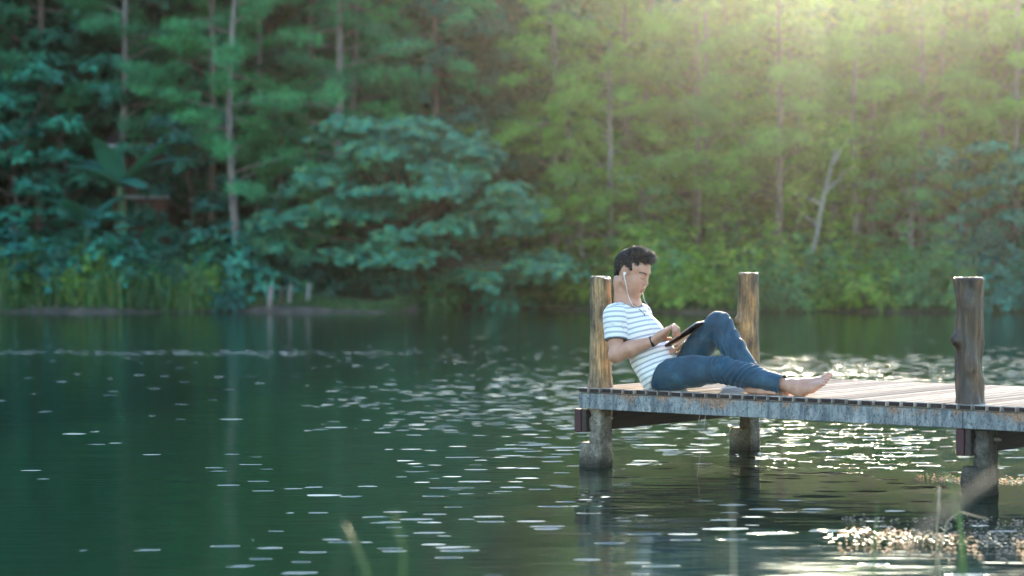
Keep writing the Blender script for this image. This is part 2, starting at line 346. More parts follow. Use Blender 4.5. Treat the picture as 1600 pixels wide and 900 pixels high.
# ------------------------------------------------------------------ pier
pier = empty('wooden_pier', tnz(0, 0, 0), 'narrow plank pier on concrete piles with a pale blue side beam and log posts', 'pier')
rnd = random.Random(4)
PITCH, GAP, PT = 0.0717, 0.0105, 0.026
DW, DL = 1.535, 5.2
mb = MB(); k = 0
while k*PITCH < DL:
    t0 = k*PITCH; d = rnd.uniform(-.004, .004); dz = rnd.uniform(-.0012, .0012)
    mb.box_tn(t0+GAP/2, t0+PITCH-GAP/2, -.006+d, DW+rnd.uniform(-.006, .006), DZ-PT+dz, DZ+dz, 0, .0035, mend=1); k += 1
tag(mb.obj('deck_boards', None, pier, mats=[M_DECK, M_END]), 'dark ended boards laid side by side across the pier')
bz1 = DZ-PT-.002; bz0 = bz1-.083
def side_beam(t0, t1, n0, n1):
    mb = MB(); mb.box_tn(t0, t1, n0, n1, bz0, bz1, 0, .003); return mb.obj('side_beam', M_BEAM, pier)
tj = J(1504, 650, 0)[0]
tag(side_beam(0.0, tj-.0015, 0, .03), 'long pale blue beam under the boards with rusty streaks')
tag(side_beam(tj+.0015, DL, 0, .03), 'shorter pale blue beam right of the joint')
side_beam(0.0, DL, DW-.03, DW)
def ragged_block(t0, t1, n0, n1, z0, z1, seed, step=.016, amp=.0015, chips=()):
    """concrete prism with an uneven skin"""
    r = np.random.default_rng(seed); L = []
    per = []
    def seg(a, b, f):
        c = max(2, int(abs(b-a)/step)); return [a+(b-a)*i/c for i in range(c)]
    for t in seg(t0, t1, 0): per.append((t, n0, 0, -1))
    for n_ in seg(n0, n1, 0): per.append((t1, n_, 1, 0))
    for t in seg(t1, t0, 0): per.append((t, n1, 0, 1))
    for n_ in seg(n1, n0, 0): per.append((t0, n_, -1, 0))
    nz = max(3, int((z1-z0)/step)); V = []; F = []; P = len(per)
    for i in range(nz+1):
        z = z0+(z1-z0)*i/nz
        for (t, n_, a, b) in per:
            o = r.normal()*amp
            for (ct, cn, cz, cr) in chips:
                d = math.sqrt((t-ct)**2+(n_-cn)**2+(z-cz)**2)
                if d < cr: o -= (cr-d)*.6
            inn = .004 if i in (0, nz) else 0
            tt = t + a*(o-inn); nn = n_ + b*(o-inn)
            if a == 0 and (abs(t-t0) < 1e-6 or abs(t-t1) < 1e-6): tt += (o-.003)*(1 if t > (t0+t1)/2 else -1)
            if b == 0 and (abs(n_-n0) < 1e-6 or abs(n_-n1) < 1e-6): nn += (o-.003)*(1 if n_ > (n0+n1)/2 else -1)
            V.append((tt, nn, z + r.normal()*.001))
    for i in range(nz):
        for q in range(P):
            q2 = (q+1) % P; F.append((i*P+q, i*P+q2, (i+1)*P+q2, (i+1)*P+q))
    F.append(tuple(nz*P+q for q in range(P))); F.append(tuple(range(P))[::-1])
    return to_world(V), F
def pile(tc, nc, seed, label, fl=.133, w=.07, dn=.112, ftop=.126):
    """tc, nc: the corner nearest the camera (front, right)"""
    V, F = ragged_block(tc-w, tc, nc, nc+dn, ftop-.01, bz0-.001, seed, chips=((tc-w, nc, .27, .020), (tc-w, nc, .18, .012)))
    p = tag(mesh_obj('pile', V, F, M_CONC_SHADE if seed == 2 else M_CONC, pier, True), label)
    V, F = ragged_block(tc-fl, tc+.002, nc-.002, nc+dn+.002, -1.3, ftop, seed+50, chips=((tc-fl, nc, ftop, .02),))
    f = mesh_obj('footing', V, F, M_CONC_SHADE if seed == 2 else M_CONC, None, True); f.parent = p
def deck_t(px, n, z=.25): # t of the upright plane n under photo column px
    return J(px, 700, n)[0]
tl, tr, tb = deck_t(937, .034), deck_t(1543, .034), deck_t(1171, 1.36)
pile(tl, .034, 1, 'pale chipped concrete pile under the free end of the pier')
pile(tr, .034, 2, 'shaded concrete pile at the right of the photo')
pile(tb, 1.36, 3, 'brownish concrete pile under the far side of the free end')
pile(tr, 1.36, 4, None)
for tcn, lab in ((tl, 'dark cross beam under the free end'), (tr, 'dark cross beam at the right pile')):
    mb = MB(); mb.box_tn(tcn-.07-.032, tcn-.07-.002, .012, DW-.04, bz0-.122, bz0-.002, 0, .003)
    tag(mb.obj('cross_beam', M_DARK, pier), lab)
    mb = MB(); mb.box_tn(tcn-.07-.073, tcn-.07-.034, .006, DW-.04, bz0-.124, bz0-.002, 0, .003)
    tag(mb.obj('cross_beam', M_MAROON, pier), 'maroon painted cross beam beside the dark one')
    mb = MB(); c = tnz(tcn+.003, .10, bz0-.05); d = Vector((E[0], E[1], 0))
    mb.tube([c, c+d*.022], .009, 6); mb.tube([c+d*.022, c+d*.034], .005, 6); mb.obj('bolt', M_CONC, pier)

def log_post(t, n, h, r0, mat, seed, label, knots=(), lean=(0, 0), flare=.22, topflare=0.0, dip=None, gn=1.0):
    r = np.random.default_rng(seed); S, R = 56, 60; V = []; F = []
    ph = r.uniform(0, 6.28, 8); am = r.uniform(.3, 1, 8)
    for i in range(R+1):
        u = i/R; z = DZ - .0 + h*u
        base = r0*(1 + flare*math.exp(-u*11) + topflare*math.exp(-(1-u)*16))
        for k in range(S):
            a = 2*math.pi*k/S
            rr = base*(1 + gn*(.030*am[0]*math.sin(2*a+ph[0]+u*1.5) + .022*am[1]*math.sin(3*a+ph[1]-u*2) + .020*math.sin(u*7+ph[2]+a) + .012*math.sin(u*17+ph[4]+2*a) + .010*math.sin(9*a+ph[3]+u*3))
                       + .009*math.sin(15*a+ph[4]+2*u) - .035*max(0, math.cos((a-ph[5])*1.0+.4*math.sin(u*5)))**60 - .05*max(0, math.cos(a-ph[6]+.3*math.sin(u*4)))**90) + r.normal()*.0005
            for (ka, ku, kr, kh) in knots:
                da = math.atan2(math.sin(a-ka), math.cos(a-ka))*base; du = (u-ku)*h; dd = math.hypot(da, du*.75)/kr
                if dd < 2.6: rr += kh*math.exp(-dd*dd*1.3) - kh*.55*math.exp(-dd*dd*9)
            zz = z
            if i == R: rr -= .004
            if i >= R-1 and dip: zz -= dip[1]*max(0, math.cos(a-dip[0]))**3
            V.append((t + lean[0]*u + rr*math.cos(a), n + lean[1]*u + rr*math.sin(a), zz))
    for i in range(R):
        for k in range(S):
            k2 = (k+1) % S; F.append((i*S+k, i*S+k2, (i+1)*S+k2, (i+1)*S+k))
    fm = [0]*len(F)
    # top: inner rings
    prev = R*S
    for q, fr in enumerate((.88, .6, .3)):
        b = len(V)
        for k in range(S):
            x, y, z = V[R*S+k]; cx, cy_ = t+lean[0], n+lean[1]
            V.append((cx+(x-cx)*fr, cy_+(y-cy_)*fr, z*(1 if q == 0 else 1) + .003 + r.normal()*.0012))
        for k in range(S):
            k2 = (k+1) % S; F.append((prev+k, prev+k2, b+k2, b+k)); fm.append(1 if q else 0)
        prev = b
    V.append((t+lean[0], n+lean[1], DZ+h+.002)); c = len(V)-1
    for k in range(S): F.append((prev+k, prev+(k+1) % S, c)); fm.append(1)
    return tag(mesh_obj('log_post', to_world(V), F, None, pier, True, [mat, M_LOGTOP], fm), label)
AL = math.pi*1.15   # an angle on the visible left of a post (in deck coordinates)
log_post(J(939, 606, .085)[0], .085, .575, .056, M_LOGA, 11, 'pale brown log post the man leans on', dip=(0, .012), flare=.16, gn=1.5)
log_post(J(1169, 588, 1.45)[0], 1.45, .592, .061, M_LOGB, 12, 'golden brown log post behind the knees with a knot', knots=((math.radians(226), .54, .022, .036),), flare=.1, gn=1.9)
log_post(J(1515, 632, .10)[0], .10, .575, .060, M_LOGC, 15, 'dark gnarled log post at the right with a big knot', knots=((math.radians(232), .50, .024, .040), (math.radians(240), .62, .045, .012), (math.radians(300), .30, .035, .008), (math.radians(60), .45, .04, .012), (math.radians(285), .80, .03, .006), (math.radians(20), .15, .04, .010)), flare=.2, topflare=.15, gn=3.6)
# ------------------------------------------------------------------ implicit surfaces (for bodies and cloth)
class Field:
    def __init__(s, lo, hi, h):
        s.lo = np.array(lo, float); s.h = h
        s.sh = tuple(int(math.ceil((b-a)/h))+1 for a, b in zip(lo, hi))
        s.F = np.full(s.sh, .2, np.float32)
        s.ax = [s.lo[i] + h*np.arange(s.sh[i]) for i in range(3)]
    def block(s, lo, hi):
        sl = []
        for i in range(3):
            a = max(0, int((lo[i]-s.lo[i])/s.h)-1); b = min(s.sh[i], int((hi[i]-s.lo[i])/s.h)+2)
            if b <= a: return None, None
            sl.append(slice(a, b))
        sl = tuple(sl)
        P = np.stack(np.broadcast_arrays(s.ax[0][sl[0]][:, None, None], s.ax[1][sl[1]][None, :, None], s.ax[2][sl[2]][None, None, :]), -1)
        return sl, P
    def add(s, fn, lo, hi, k=.01, m=.05):
        sl, P = s.block(np.array(lo)-m, np.array(hi)+m)
        if sl is None: return
        d = fn(P); A = s.F[sl]
        h = np.clip(.5+.5*(A-d)/k, 0, 1)
        s.F[sl] = A + (d-A)*h - k*h*(1-h)
    def cut(s, fn, lo, hi, k=.004, m=.03):
        """subtract"""
        sl, P = s.block(np.array(lo)-m, np.array(hi)+m)
        if sl is None: return
        d = -fn(P); A = s.F[sl]
        h = np.clip(.5-.5*(A-d)/k, 0, 1)
        s.F[sl] = A + (d-A)*h + k*h*(1-h)
    def cap(s, a, b, ra, rb, k=.01, w=None, sw=1.0):
        """tapered capsule; w = axis along which it is stretched by 1/sw"""
        a = np.asarray(a, float); b = np.asarray(b, float); rm = max(ra, rb)/min(1, sw)
        def fn(P):
            ba = b-a; q = P-a; h = np.clip((q@ba)/max(1e-9, ba@ba), 0, 1); q = q - h[..., None]*ba
            r2 = (q**2).sum(-1)
            if w is not None:
                qw = q@w; r2 = r2 - qw**2 + (qw*sw)**2
            return np.sqrt(np.maximum(r2, 0)) - (ra+(rb-ra)*h)
        s.add(fn, np.minimum(a, b)-rm, np.maximum(a, b)+rm, k)
    def chain(s, pts, rad, k=.01, **kw):
        for i in range(len(pts)-1): s.cap(pts[i], pts[i+1], rad[i], rad[i+1], k, **kw)
    def ell(s, c, r, R=None, k=.01, cut=False):
        c = np.asarray(c, float); r = np.asarray(r, float); rm = r.max()
        def fn(P):
            q = P-c
            if R is not None: q = q@R          # columns of R are the local axes
            k0 = np.sqrt(((q/r)**2).sum(-1)); k1 = np.sqrt(((q/r**2)**2).sum(-1))
            return k0*(k0-1)/np.maximum(k1, 1e-6)
        (s.cut if cut else s.add)(fn, c-rm, c+rm, k)
    def halfspace(s, p, nrm, lo=None, hi=None, k=.003):
        """remove the side the normal points to"""
        p = np.asarray(p, float); nrm = np.asarray(nrm, float); nrm = nrm/np.linalg.norm(nrm)
        lo = s.lo if lo is None else lo; hi = (s.lo+s.h*np.array(s.sh)) if hi is None else hi
        s.cut(lambda P: -((P-p)@nrm), lo, hi, k, 0)
    def displace(s, fn, lo, hi):
        sl, P = s.block(lo, hi)
        if sl is not None: s.F[sl] += fn(P)
    def mesh(s, smooth_it=2):
        F = s.F; I = F < 0; c = np.zeros(tuple(x-1 for x in s.sh), np.int8)
        for i in (0, 1):
            for j in (0, 1):
                for k in (0, 1):
                    c += I[i:s.sh[0]-1+i, j:s.sh[1]-1+j, k:s.sh[2]-1+k]
        act = (c > 0) & (c < 8); idx = np.argwhere(act); ids = np.full(act.shape, -1, np.int32); ids[act] = np.arange(len(idx))
        S = np.zeros((len(idx), 3)); cnt = np.zeros(len(idx))
        cor = [(i, j, k) for i in (0, 1) for j in (0, 1) for k in (0, 1)]
        val = {q: F[idx[:, 0]+q[0], idx[:, 1]+q[1], idx[:, 2]+q[2]].astype(float) for q in cor}
        for a in cor:
            for d in range(3):
                if a[d] == 0:
                    b = list(a); b[d] = 1; b = tuple(b); va, vb = val[a], val[b]; m = (va < 0) != (vb < 0)
                    t = np.where(m, va/np.where(va-vb == 0, 1, va-vb), 0)
                    p = np.array(a, float)[None, :].repeat(len(idx), 0); p[:, d] += t
                    S[m] += p[m]; cnt[m] += 1
        V = s.lo + (idx + S/cnt[:, None])*s.h
        Q = []
        for d in range(3):
            u, v = (d+1) % 3, (d+2) % 3
            sa = [slice(None)]*3; sb = [slice(None)]*3; sa[d] = slice(0, -1); sb[d] = slice(1, None)
            A, B = I[tuple(sa)], I[tuple(sb)]
            e = np.argwhere(A != B); e = e[(e[:, u] > 0) & (e[:, v] > 0) & (e[:, u] < s.sh[u]-1) & (e[:, v] < s.sh[v]-1)]
            ins = A[e[:, 0], e[:, 1], e[:, 2]]
            def cell(du, dv):
                g = e.copy(); g[:, u] -= du; g[:, v] -= dv; return ids[g[:, 0], g[:, 1], g[:, 2]]
            q = np.stack([cell(1, 1), cell(0, 1), cell(0, 0), cell(1, 0)], 1)
            q[~ins] = q[~ins][:, ::-1]; Q.append(q)
        Q = np.concatenate(Q); Q = Q[(Q >= 0).all(1)]
        for _ in range(smooth_it):
            A = np.zeros_like(V); n = np.zeros(len(V))
            for a in range(4):
                b = (a+1) % 4
                np.add.at(A, Q[:, a], V[Q[:, b]]); np.add.at(n, Q[:, a], 1); np.add.at(A, Q[:, b], V[Q[:, a]]); np.add.at(n, Q[:, b], 1)
            V = V*.45 + .55*A/np.maximum(n, 1)[:, None]
        return V, Q
def vnoise(P, f, seed=0):
    """cheap smooth pseudo noise from summed sines, about -1..1"""
    r = np.random.default_rng(seed); o = 0
    for i in range(6):
        k = r.normal(size=3); k = k/np.linalg.norm(k)*f*r.uniform(.6, 1.5); o = o + np.sin(P@k + r.uniform(0, 6.28))
    return o/3.2
def field_obj(name, fld, mat, parent, smooth_it=2, attrs=None, mats=None):
    V, Q = fld.mesh(smooth_it); W = to_world(V)
    # surface-net quads face outward along +; flip if needed by signed volume
    a, b, c = W[Q[:, 0]], W[Q[:, 1]], W[Q[:, 2]]
    if np.einsum('ij,ij->i', a, np.cross(b, c)).sum() < 0: Q = Q[:, ::-1]
    if parent is not None: W = W - np.array(parent.matrix_world.translation if parent.parent else parent.location)
    me = fast_mesh(name, W, Q, mat, True)
    if attrs:
        for an, f in attrs.items():
            at_ = me.attributes.new(an, 'FLOAT', 'POINT'); at_.data.foreach_set('value', f(V).astype(np.float32))
    o = bpy.data.objects.new(name, me); COL.objects.link(o)
    if parent is not None: o.parent = parent
    return o
nz_ = np.array([0., 1., 0.])     # the across direction (n)
def nrmz(v): v = np.asarray(v, float); return v/np.linalg.norm(v)

# ------------------------------------------------------------------ joints, in photo pixels + distance from the deck edge
P0 = J(1038, 586, .155); P1 = J(1022, 560, .15); P2 = J(998, 522, .13); P3 = J(985, 490, .115)
SHN, SHF = J(961, 492, -.035), J(1002, 490, .24)
NECKB = J(980, 474, .115)
ELN, WRN = J(963, 554, -.075), J(1021, 533, .0)
HIPN, HIPF = J(1042, 586, .075), J(1052, 582, .23)
KNN, ANN = J(1128, 577, .075), J(1237, 604, .055)
KNF, ANF = J(1123, 508, .205), J(1189, 602, .13)
# head frame
yaw, pitch = math.radians(29), math.radians(20)
def dirw(x, y, z): return np.array([x*E[0]+y*E[1], x*N[0]+y*N[1], z])
hf = dirw(math.cos(yaw)*math.cos(pitch), -math.sin(yaw)*math.cos(pitch), -math.sin(pitch))
hl = nrmz(np.cross(hf, np.array([0, 0, 1.])))         # to his right (towards the camera) or left, fixed below
hu = nrmz(np.cross(hl, hf))
if hu[2] < 0: hu = -hu
if hl @ dirw(0, -1, 0) < 0: hl = -hl
HS = .97
HO = J(987.5, 426.5, .10)
HR = np.stack([hf, hl, hu], 1)
def H(f, l, u): return HO + HS*(f*hf + l*hl + u*hu)
HB = Field(*(lambda a, b: (a, b))([0, 0, 0], [.01, .01, .01]), .01)

# ------------------------------------------------------------------ skin: one continuous body
def build_body():
    B = Field((.02, -.22, .38), (1.52, .42, 1.20), .0034)
    # trunk (kept inside the clothes)
    B.cap(P0, P1, .075, .070, .03, nz_, .62); B.cap(P1, P2, .070, .080, .03, nz_, .60); B.cap(P2, P3, .080, .055, .03, nz_, .55)
    B.cap(P3, (SHN+P3)/2, .045, .045, .03); B.cap((SHN+P3)/2, SHN, .040, .038, .02); B.cap(P3, SHF, .045, .043, .03)
    # neck and head
    nk = H(-.028, 0, -.062)
    B.cap(NECKB, nk, .064, .057, .03); B.cap(H(.02, 0, -.07), NECKB+np.array([.03, 0, -.03]), .035, .04, .02)
    B.cap(P3, NECKB, .055, .056, .04)
    HF(B)
    # near arm
    um = SHN*.5+ELN*.5
    B.chain([SHN, um, ELN], [.038, .041, .036], .012)
    fm = ELN*.62+WRN*.38 + np.array([0, 0, .004])
    B.chain([ELN, fm, WRN], [.040, .0405, .0245], .014); B.ell(ELN + np.array([-.006, 0, -.008]), (.032, .032, .030), k=.02)
    hand_near(B)
    # far arm, mostly hidden behind the chest and the tablet
    EF, WF = J(1020, 548, .285), J(1044, 552, .19)
    B.chain([SHF, EF], [.042, .034], .012); B.chain([EF, WF], [.034, .021], .012)
    hand_far(B, WF)
    # legs (thin inside the jeans)
    B.chain([HIPN, KNN, ANN], [.06, .045, .030], .02); B.chain([HIPF, KNF, ANF], [.06, .045, .030], .02)
    foot_near(B); foot_far(B)
    B.displace(lambda P: .0006*vnoise(P, 90, 3), (.02, -.22, .38), (1.52, .42, 1.2))
    return B
def HF(B):
    e = lambda c, r, k=.015, cut=False: B.ell(H(*c), np.array(r)*HS, HR, k, cut)
    c = lambda a, b, ra, rb, k=.012: B.cap(H(*a), H(*b), ra*HS, rb*HS, k)
    e((-.014, 0, .036), (.094, .073, .080)); e((.028, 0, -.012), (.060, .062, .085), .02)
    e((.035, 0, .045), (.050, .060, .050), .02)
    for s in (-1, 1):
        c((-.005, s*.053, -.045), (.052, s*.020, -.094), .023, .020, .02)
        e((.052, s*.036, -.030), (.032, .028, .036), .02)
        e((.055, s*.030, -.065), (.030, .024, .030), .02)
    e((.064, 0, -.095), (.020, .024, .018), .015)
    c((.074, -.030, .028), (.074, .030, .028), .014, .014, .012)             # brow
    for s in (-1, 1): e((.092, s*.030, .007), (.012, .017, .011), .008, True)     # sockets
    for s in (-1, 1): e((.0725, s*.030, .006), (.0135, .0155, .0125), .005)       # closed lids
    c((.080, 0, .018), (.101, 0, -.026), .008, .0105, .008)                       # nose
    for s in (-1, 1): e((.092, s*.0125, -.030), (.010, .0075, .0075), .005)
    for s in (-1, 1): e((.099, s*.006, -.0395), (.005, .0035, .0035), .002, True)
    c((.080, -.010, -.048), (.080, .010, -.048), .012, .012, .012)
    c((.087, -.016, -.061), (.0905, 0, -.0585), .0055, .0068, .005); c((.087, .016, -.061), (.0905, 0, -.0585), .0055, .0068, .005)
    c((.085, -.012, -.071), (.0885, 0, -.0715), .006, .0078, .005); c((.085, .012, -.071), (.0885, 0, -.0715), .006, .0078, .005)
    for a in np.linspace(-1, 1, 9): e((.0945-.006*a*a, a*.019, -.0655-.001*a*a), (.006, .004, .0013), .0015, True)
    e((.090, 0, -.083), (.008, .018, .005), .006, True)
    # ears
    for s in (-1, 1):
        e((-.010, s*.074, -.004), (.017, .010, .031), .006); e((-.016, s*.080, .006), (.016, .006, .022), .004)
        e((-.004, s*.085, .000), (.008, .007, .015), .003, True)
        e((-.006, s*.077, -.028), (.009, .007, .011), .004)
def hand_near(B):
    W = WRN; r = lambda x: x
    pm = J(1034, 524, .012)
    kn = [J(1043.5-.3*i, 516-.8*i, -.018+.0185*i) for i in range(4)]           # little ... index knuckles
    for i, kk in enumerate(kn): B.cap(W*.85+kk*.15 + np.array([0, (i-1.5)*.006, 0]), kk, .0155, .0105, .009)
    B.cap(W, pm, .0225, .024, .012); B.cap(pm, J(1041, 518, .012), .024, .018, .012, nz_, .75)
    tips = [(1050.5, 511.5, 1053, 518, 1051.5, 524), (1051.8, 509.8, 1055.0, 517, 1053.0, 525.5), (1052.3, 508.8, 1057, 516, 1056, 525.5), (1053, 508.2, 1060, 514, 1061, 523.5)]
    for i, q in enumerate(tips):
        n0 = -.020+.0205*i; R = (.0078, .0088, .0092, .009)[i]
        a = J(q[0], q[1], n0); b = J(q[2], q[3], n0+.001); c = J(q[4], q[5], n0+.003)
        B.cap(kn[i], a, R*1.12, R*1.02, .003); B.cap(a, b, R*1.02, R*.92, .003); B.cap(b, c, R*.92, R*.78, .003)
    t0 = J(1030, 531, .036); t1 = J(1040, 530, .052); t2 = J(1048, 529.5, .058)
    B.cap(W, t0, .017, .016, .01); B.cap(t0, t1, .0135, .0115, .006); B.cap(t1, t2, .0108, .0085, .004)
def hand_far(B, W):
    # palm under the tablet, fingers on its underside, thumb on the rim
    kn = [J(1053, 547.5, .115+.019*i) for i in range(4)]
    B.cap(W, J(1048, 551, .15), .021, .019, .012, nz_, .6)
    for i, kk in enumerate(kn):
        R = .0085; a = kk; B.cap(J(1048, 551, .13+.012*i), a, .012, .0098, .008)
        b = J(1060, 543.5, .105+.0185*i); c = J(1064.5, 538.5, .102+.0185*i)
        B.cap(a, b, R*1.05, R*.95, .003); B.cap(b, c, R*.95, R*.75, .003)
    B.cap(J(1046, 551, .12), J(1053, 550, .088), .011, .0095, .006); B.cap(J(1053, 550, .088), J(1056.5, 544.5, .078), .0095, .0075, .004)
def foot_near(B):
    an = J(1239, 603.5, .055)
    B.cap(ANN, an, .031, .033, .015)
    B.ell(J(1248, 608, .052), (.034, .027, .034), k=.02)
    B.cap(J(1247, 612, .048), J(1252, 614, .048), .023, .020, .02)
    B.chain([an, J(1258, 602, .066), J(1281, 593.5, .078)], [.034, .031, .017], .02, w=nz_, sw=.8)
    B.chain([J(1252, 612, .040), J(1268, 608, .034), J(1281, 602, .034)], [.021, .017, .014], .02)
    B.chain([J(1262, 607, .06), J(1281, 599, .058)], [.022, .015], .02, w=nz_, sw=.7)
    B.ell(J(1241.5, 603.5, .022), (.010, .008, .011), k=.012)                       # outer ankle bone
    T = [((1281, 592.5, .090), (1290, 588.2, .092), (1297.5, 585.0, .090), .0125, .0125), ((1283, 593.5, .072), (1290.5, 590, .072), (1296, 588.6, .070), .0092, .0088),
         ((1283, 596, .057), (1289.5, 593, .056), (1294, 592.2, .053), .0088, .0085), ((1282, 599, .043), (1287.5, 597, .040), (1291, 596.5, .037), .0085, .0082),
         ((1280, 602, .030), (1284.5, 601, .026), (1287.5, 600.8, .023), .0085, .0082)]
    for a, b, c, r1, r2 in T: B.cap(J(*a), J(*b), r1, r1*.92, .005); B.cap(J(*b), J(*c), r1*.92, r2, .003)
def foot_far(B):
    z = DZ
    t0 = J(1171, 615, .09)[0]
    q = lambda dt, n, h: np.array([t0+dt, n, z+h])
    B.cap(ANF, q(.035, .095, .06), .030, .033, .015)
    B.ell(q(.005, .088, .026), (.034, .028, .026), k=.015)
    B.chain([q(.035, .09, .052), q(.10, .082, .040), q(.155, .075, .022)], [.032, .027, .017], .02, w=nz_, sw=.75)
    B.chain([q(.02, .075, .016), q(.09, .055, .014), q(.15, .052, .013)], [.017, .015, .014], .015)
    for i, (a, b) in enumerate(((.160, .215), (.160, .213), (.157, .205), (.152, .196), (.146, .186))):
        n_ = .100-.019*i; B.cap(q(a, n_, .014), q(b, n_-.002, .011), .012 if i == 0 else .0095, .0105 if i == 0 else .008, .004)

def mat_skin():
    m, nt, n, l, p = new_mat('skin'); tc = n.new('ShaderNodeTexCoord'); co = tc.outputs['Object']
    a = tex_noise(n, l, 28, co, 3, .6); f = tex_noise(n, l, 300, co, 2)
    r = ramp(n, [(.3, (.43, .205, .130)), (.7, (.55, .290, .198))]); l.new(a.outputs[0], r.inputs[0])
    red = n.new('ShaderNodeAttribute'); red.attribute_name = 'lip'; red.attribute_type = 'GEOMETRY'
    dk = n.new('ShaderNodeAttribute'); dk.attribute_name = 'lash'; dk.attribute_type = 'GEOMETRY'
    c = mixc(n, l, red.outputs['Fac'], r.outputs[0], (.36, .11, .085)); c = mixc(n, l, dk.outputs['Fac'], c, (.035, .018, .012))
    l.new(c, p.inputs['Base Color']); p.inputs['Roughness'].default_value = .5
    p.inputs['Subsurface Weight'].default_value = .25; p.inputs['Subsurface Radius'].default_value = (.01, .004, .002); p.inputs['Subsurface Scale'].default_value = .6
    bump(n, l, f.outputs[0], .12, .001, p); return m
M_SKIN = mat_skin()
def head_local(V):
    return ((V-HO)/HS)@HR
def lip_w(V):
    q = head_local(V); d = np.sqrt(((q[:, 1])/.022)**2 + ((q[:, 2]+.0655)/.0125)**2); w = np.clip((1.05-d)/.25, 0, 1)*(q[:, 0] > .08)
    # nails and knuckle redness are left to the noise
    return w*.8*(np.sqrt((q**2).sum(1)) < .16)
def lash_w(V):
    q = head_local(V); w = 0
    for s in (-1, 1):
        x = (q[:, 1]-s*.030)/.0175; w = w + np.exp(-((q[:, 2]-(-.0035+.003*x*x))/.0017)**2)*(np.abs(x) < 1)*(q[:, 0] > .06)
        y = (q[:, 1]-s*.033)/.022; cu = .029 - .006*y*y + .0025*s*y
        w = w + .95*np.exp(-((q[:, 2]-cu)/.0042)**4)*(np.abs(y) < 1)*(q[:, 0] > .05)
    return np.clip(w, 0, 1)*(np.sqrt((q**2).sum(1)) < .16)
man = empty('person', tnz(P0[0], P0[1], DZ), 'barefoot man in striped t-shirt and jeans reclining on the pier against a log post', 'person')
field_obj('body', build_body(), M_SKIN, man, 1, {'lip': lip_w, 'lash': lash_w})

# ------------------------------------------------------------------ shirt
def fold(P, a, b, width, amp, along=1.0):
    """a crease running from a to b"""
    ba = b-a; q = P-a; h = np.clip((q@ba)/(ba@ba), 0, 1); d = np.sqrt(((q-h[..., None]*ba)**2).sum(-1))
    return amp*np.exp(-(d/width)**2)*np.sin(np.pi*np.clip(h*.9+.05, 0, 1))
HEMA, HEMB = J(1019, 613, .05), J(1049, 551, .05)
SH_AX = nrmz(P3-P0)
SLEEVE = SHN*.36+ELN*.64
NKR = (.092, .082, .066)
def NKO(nd): return nd*.044 + np.array([.040, -.010, -.010])
def build_shirt():
    S = Field((.02, -.20, .38), (.80, .42, 1.0), .0036)
    S.cap(P0+.1*(P0-P1), P1, .106, .098, .03, nz_, .66); S.cap(P1, P2, .092, .096, .03, nz_, .66); S.cap(P2, P3, .094, .064, .04, nz_, .62)
    S.cap(P3, NECKB, .066, .060, .04)
    S.cap(P3*.8+SHN*.2, SHN, .056, .056, .035); S.cap(P3*.8+SHF*.2, SHF, .056, .054, .035)
    UA = nrmz(ELN-SHN)
    S.chain([SHN, SLEEVE+.03*UA], [.058, .060], .012)
    EF = J(1020, 548, .285); SF = SHF*.4+EF*.6
    S.chain([SHF, SF], [.055, .056], .014)
    S.ell(J(1030, 556, .12), (.075, .10, .06), k=.04)            # belly
    S.cap(HIPN+np.array([-.025, .01, .0]), P1+np.array([0, -.07, 0]), .094, .06, .03); S.cap(HIPN+np.array([-.02, .01, .01]), HIPF+np.array([-.03, 0, .01]), .094, .088, .02)
    # creases
    c = [(J(975, 520, -.02), J(1000, 505, .02), .008, .006), (J(985, 545, -.01), J(1020, 522, .02), .007, .005), (J(978, 560, -.01), J(1012, 555, .0), .008, -.005),
         (J(990, 578, .0), J(1022, 548, .0), .009, .006), (J(1000, 590, .0), J(1030, 560, .0), .008, -.006), (J(1008, 600, .0), J(1038, 566, .0), .007, .006),
         (J(975, 500, -.06), J(972, 525, -.05), .006, .008), (J(950, 500, -.1), J(970, 512, -.1), .008, -.004), (J(946, 512, -.1), J(968, 505, -.1), .007, .004),
         (J(1000, 495, .0), J(1022, 515, .06), .012, .003)]
    def dsp(P):
        o = .0022*vnoise(P, 60, 5) + .0034*vnoise(P*np.array([1, 1, 1.]), 26, 6)
        for a, b, w, am in c: o = o + fold(P, a, b, w*1.3, am*1.7)
        return o
    S.displace(dsp, (.02, -.2, .38), (.8, .42, 1.0))
    # openings: hem, sleeve ends, neck
    hn = np.cross(HEMB-HEMA, nz_); hn = hn/np.linalg.norm(hn)
    if hn @ (P3-HEMA) > 0: hn = -hn
    S.cut(lambda P: -((P-HEMA)@hn - .006*np.sin(P[..., 1]*40)), (.02, -.2, .38), (.8, .42, 1.0), .003, 0)
    for p, d, c0, r in ((SLEEVE, UA, SLEEVE, .08), (SF, nrmz(EF-SHF), SF, .075)):
        S.cut(lambda P: np.maximum(-((P-p)@d), np.sqrt(((P-(c0+d*.05))**2).sum(-1))-r), c0-.13, c0+.13, .003, 0)
    # neck hole: a tilted cylinder round the neck
    nd = nrmz(H(-.02, 0, -.04)-NECKB); nc = NECKB + .012*nd
    S.ell(nc + NKO(nd), NKR, np.stack([nrmz(np.cross(nz_, nd)), nz_, nd], 1), .004, True)
    for i in range(6):                      # short open placket
        p = NECKB*(1-i/5) + J(1010, 492, .075)*(i/5); S.ell(p + np.array([.03, -.015, .0]), (.030-.003*i, .012-.0015*i, .02), k=.003, cut=True) if 0 else None
    return S
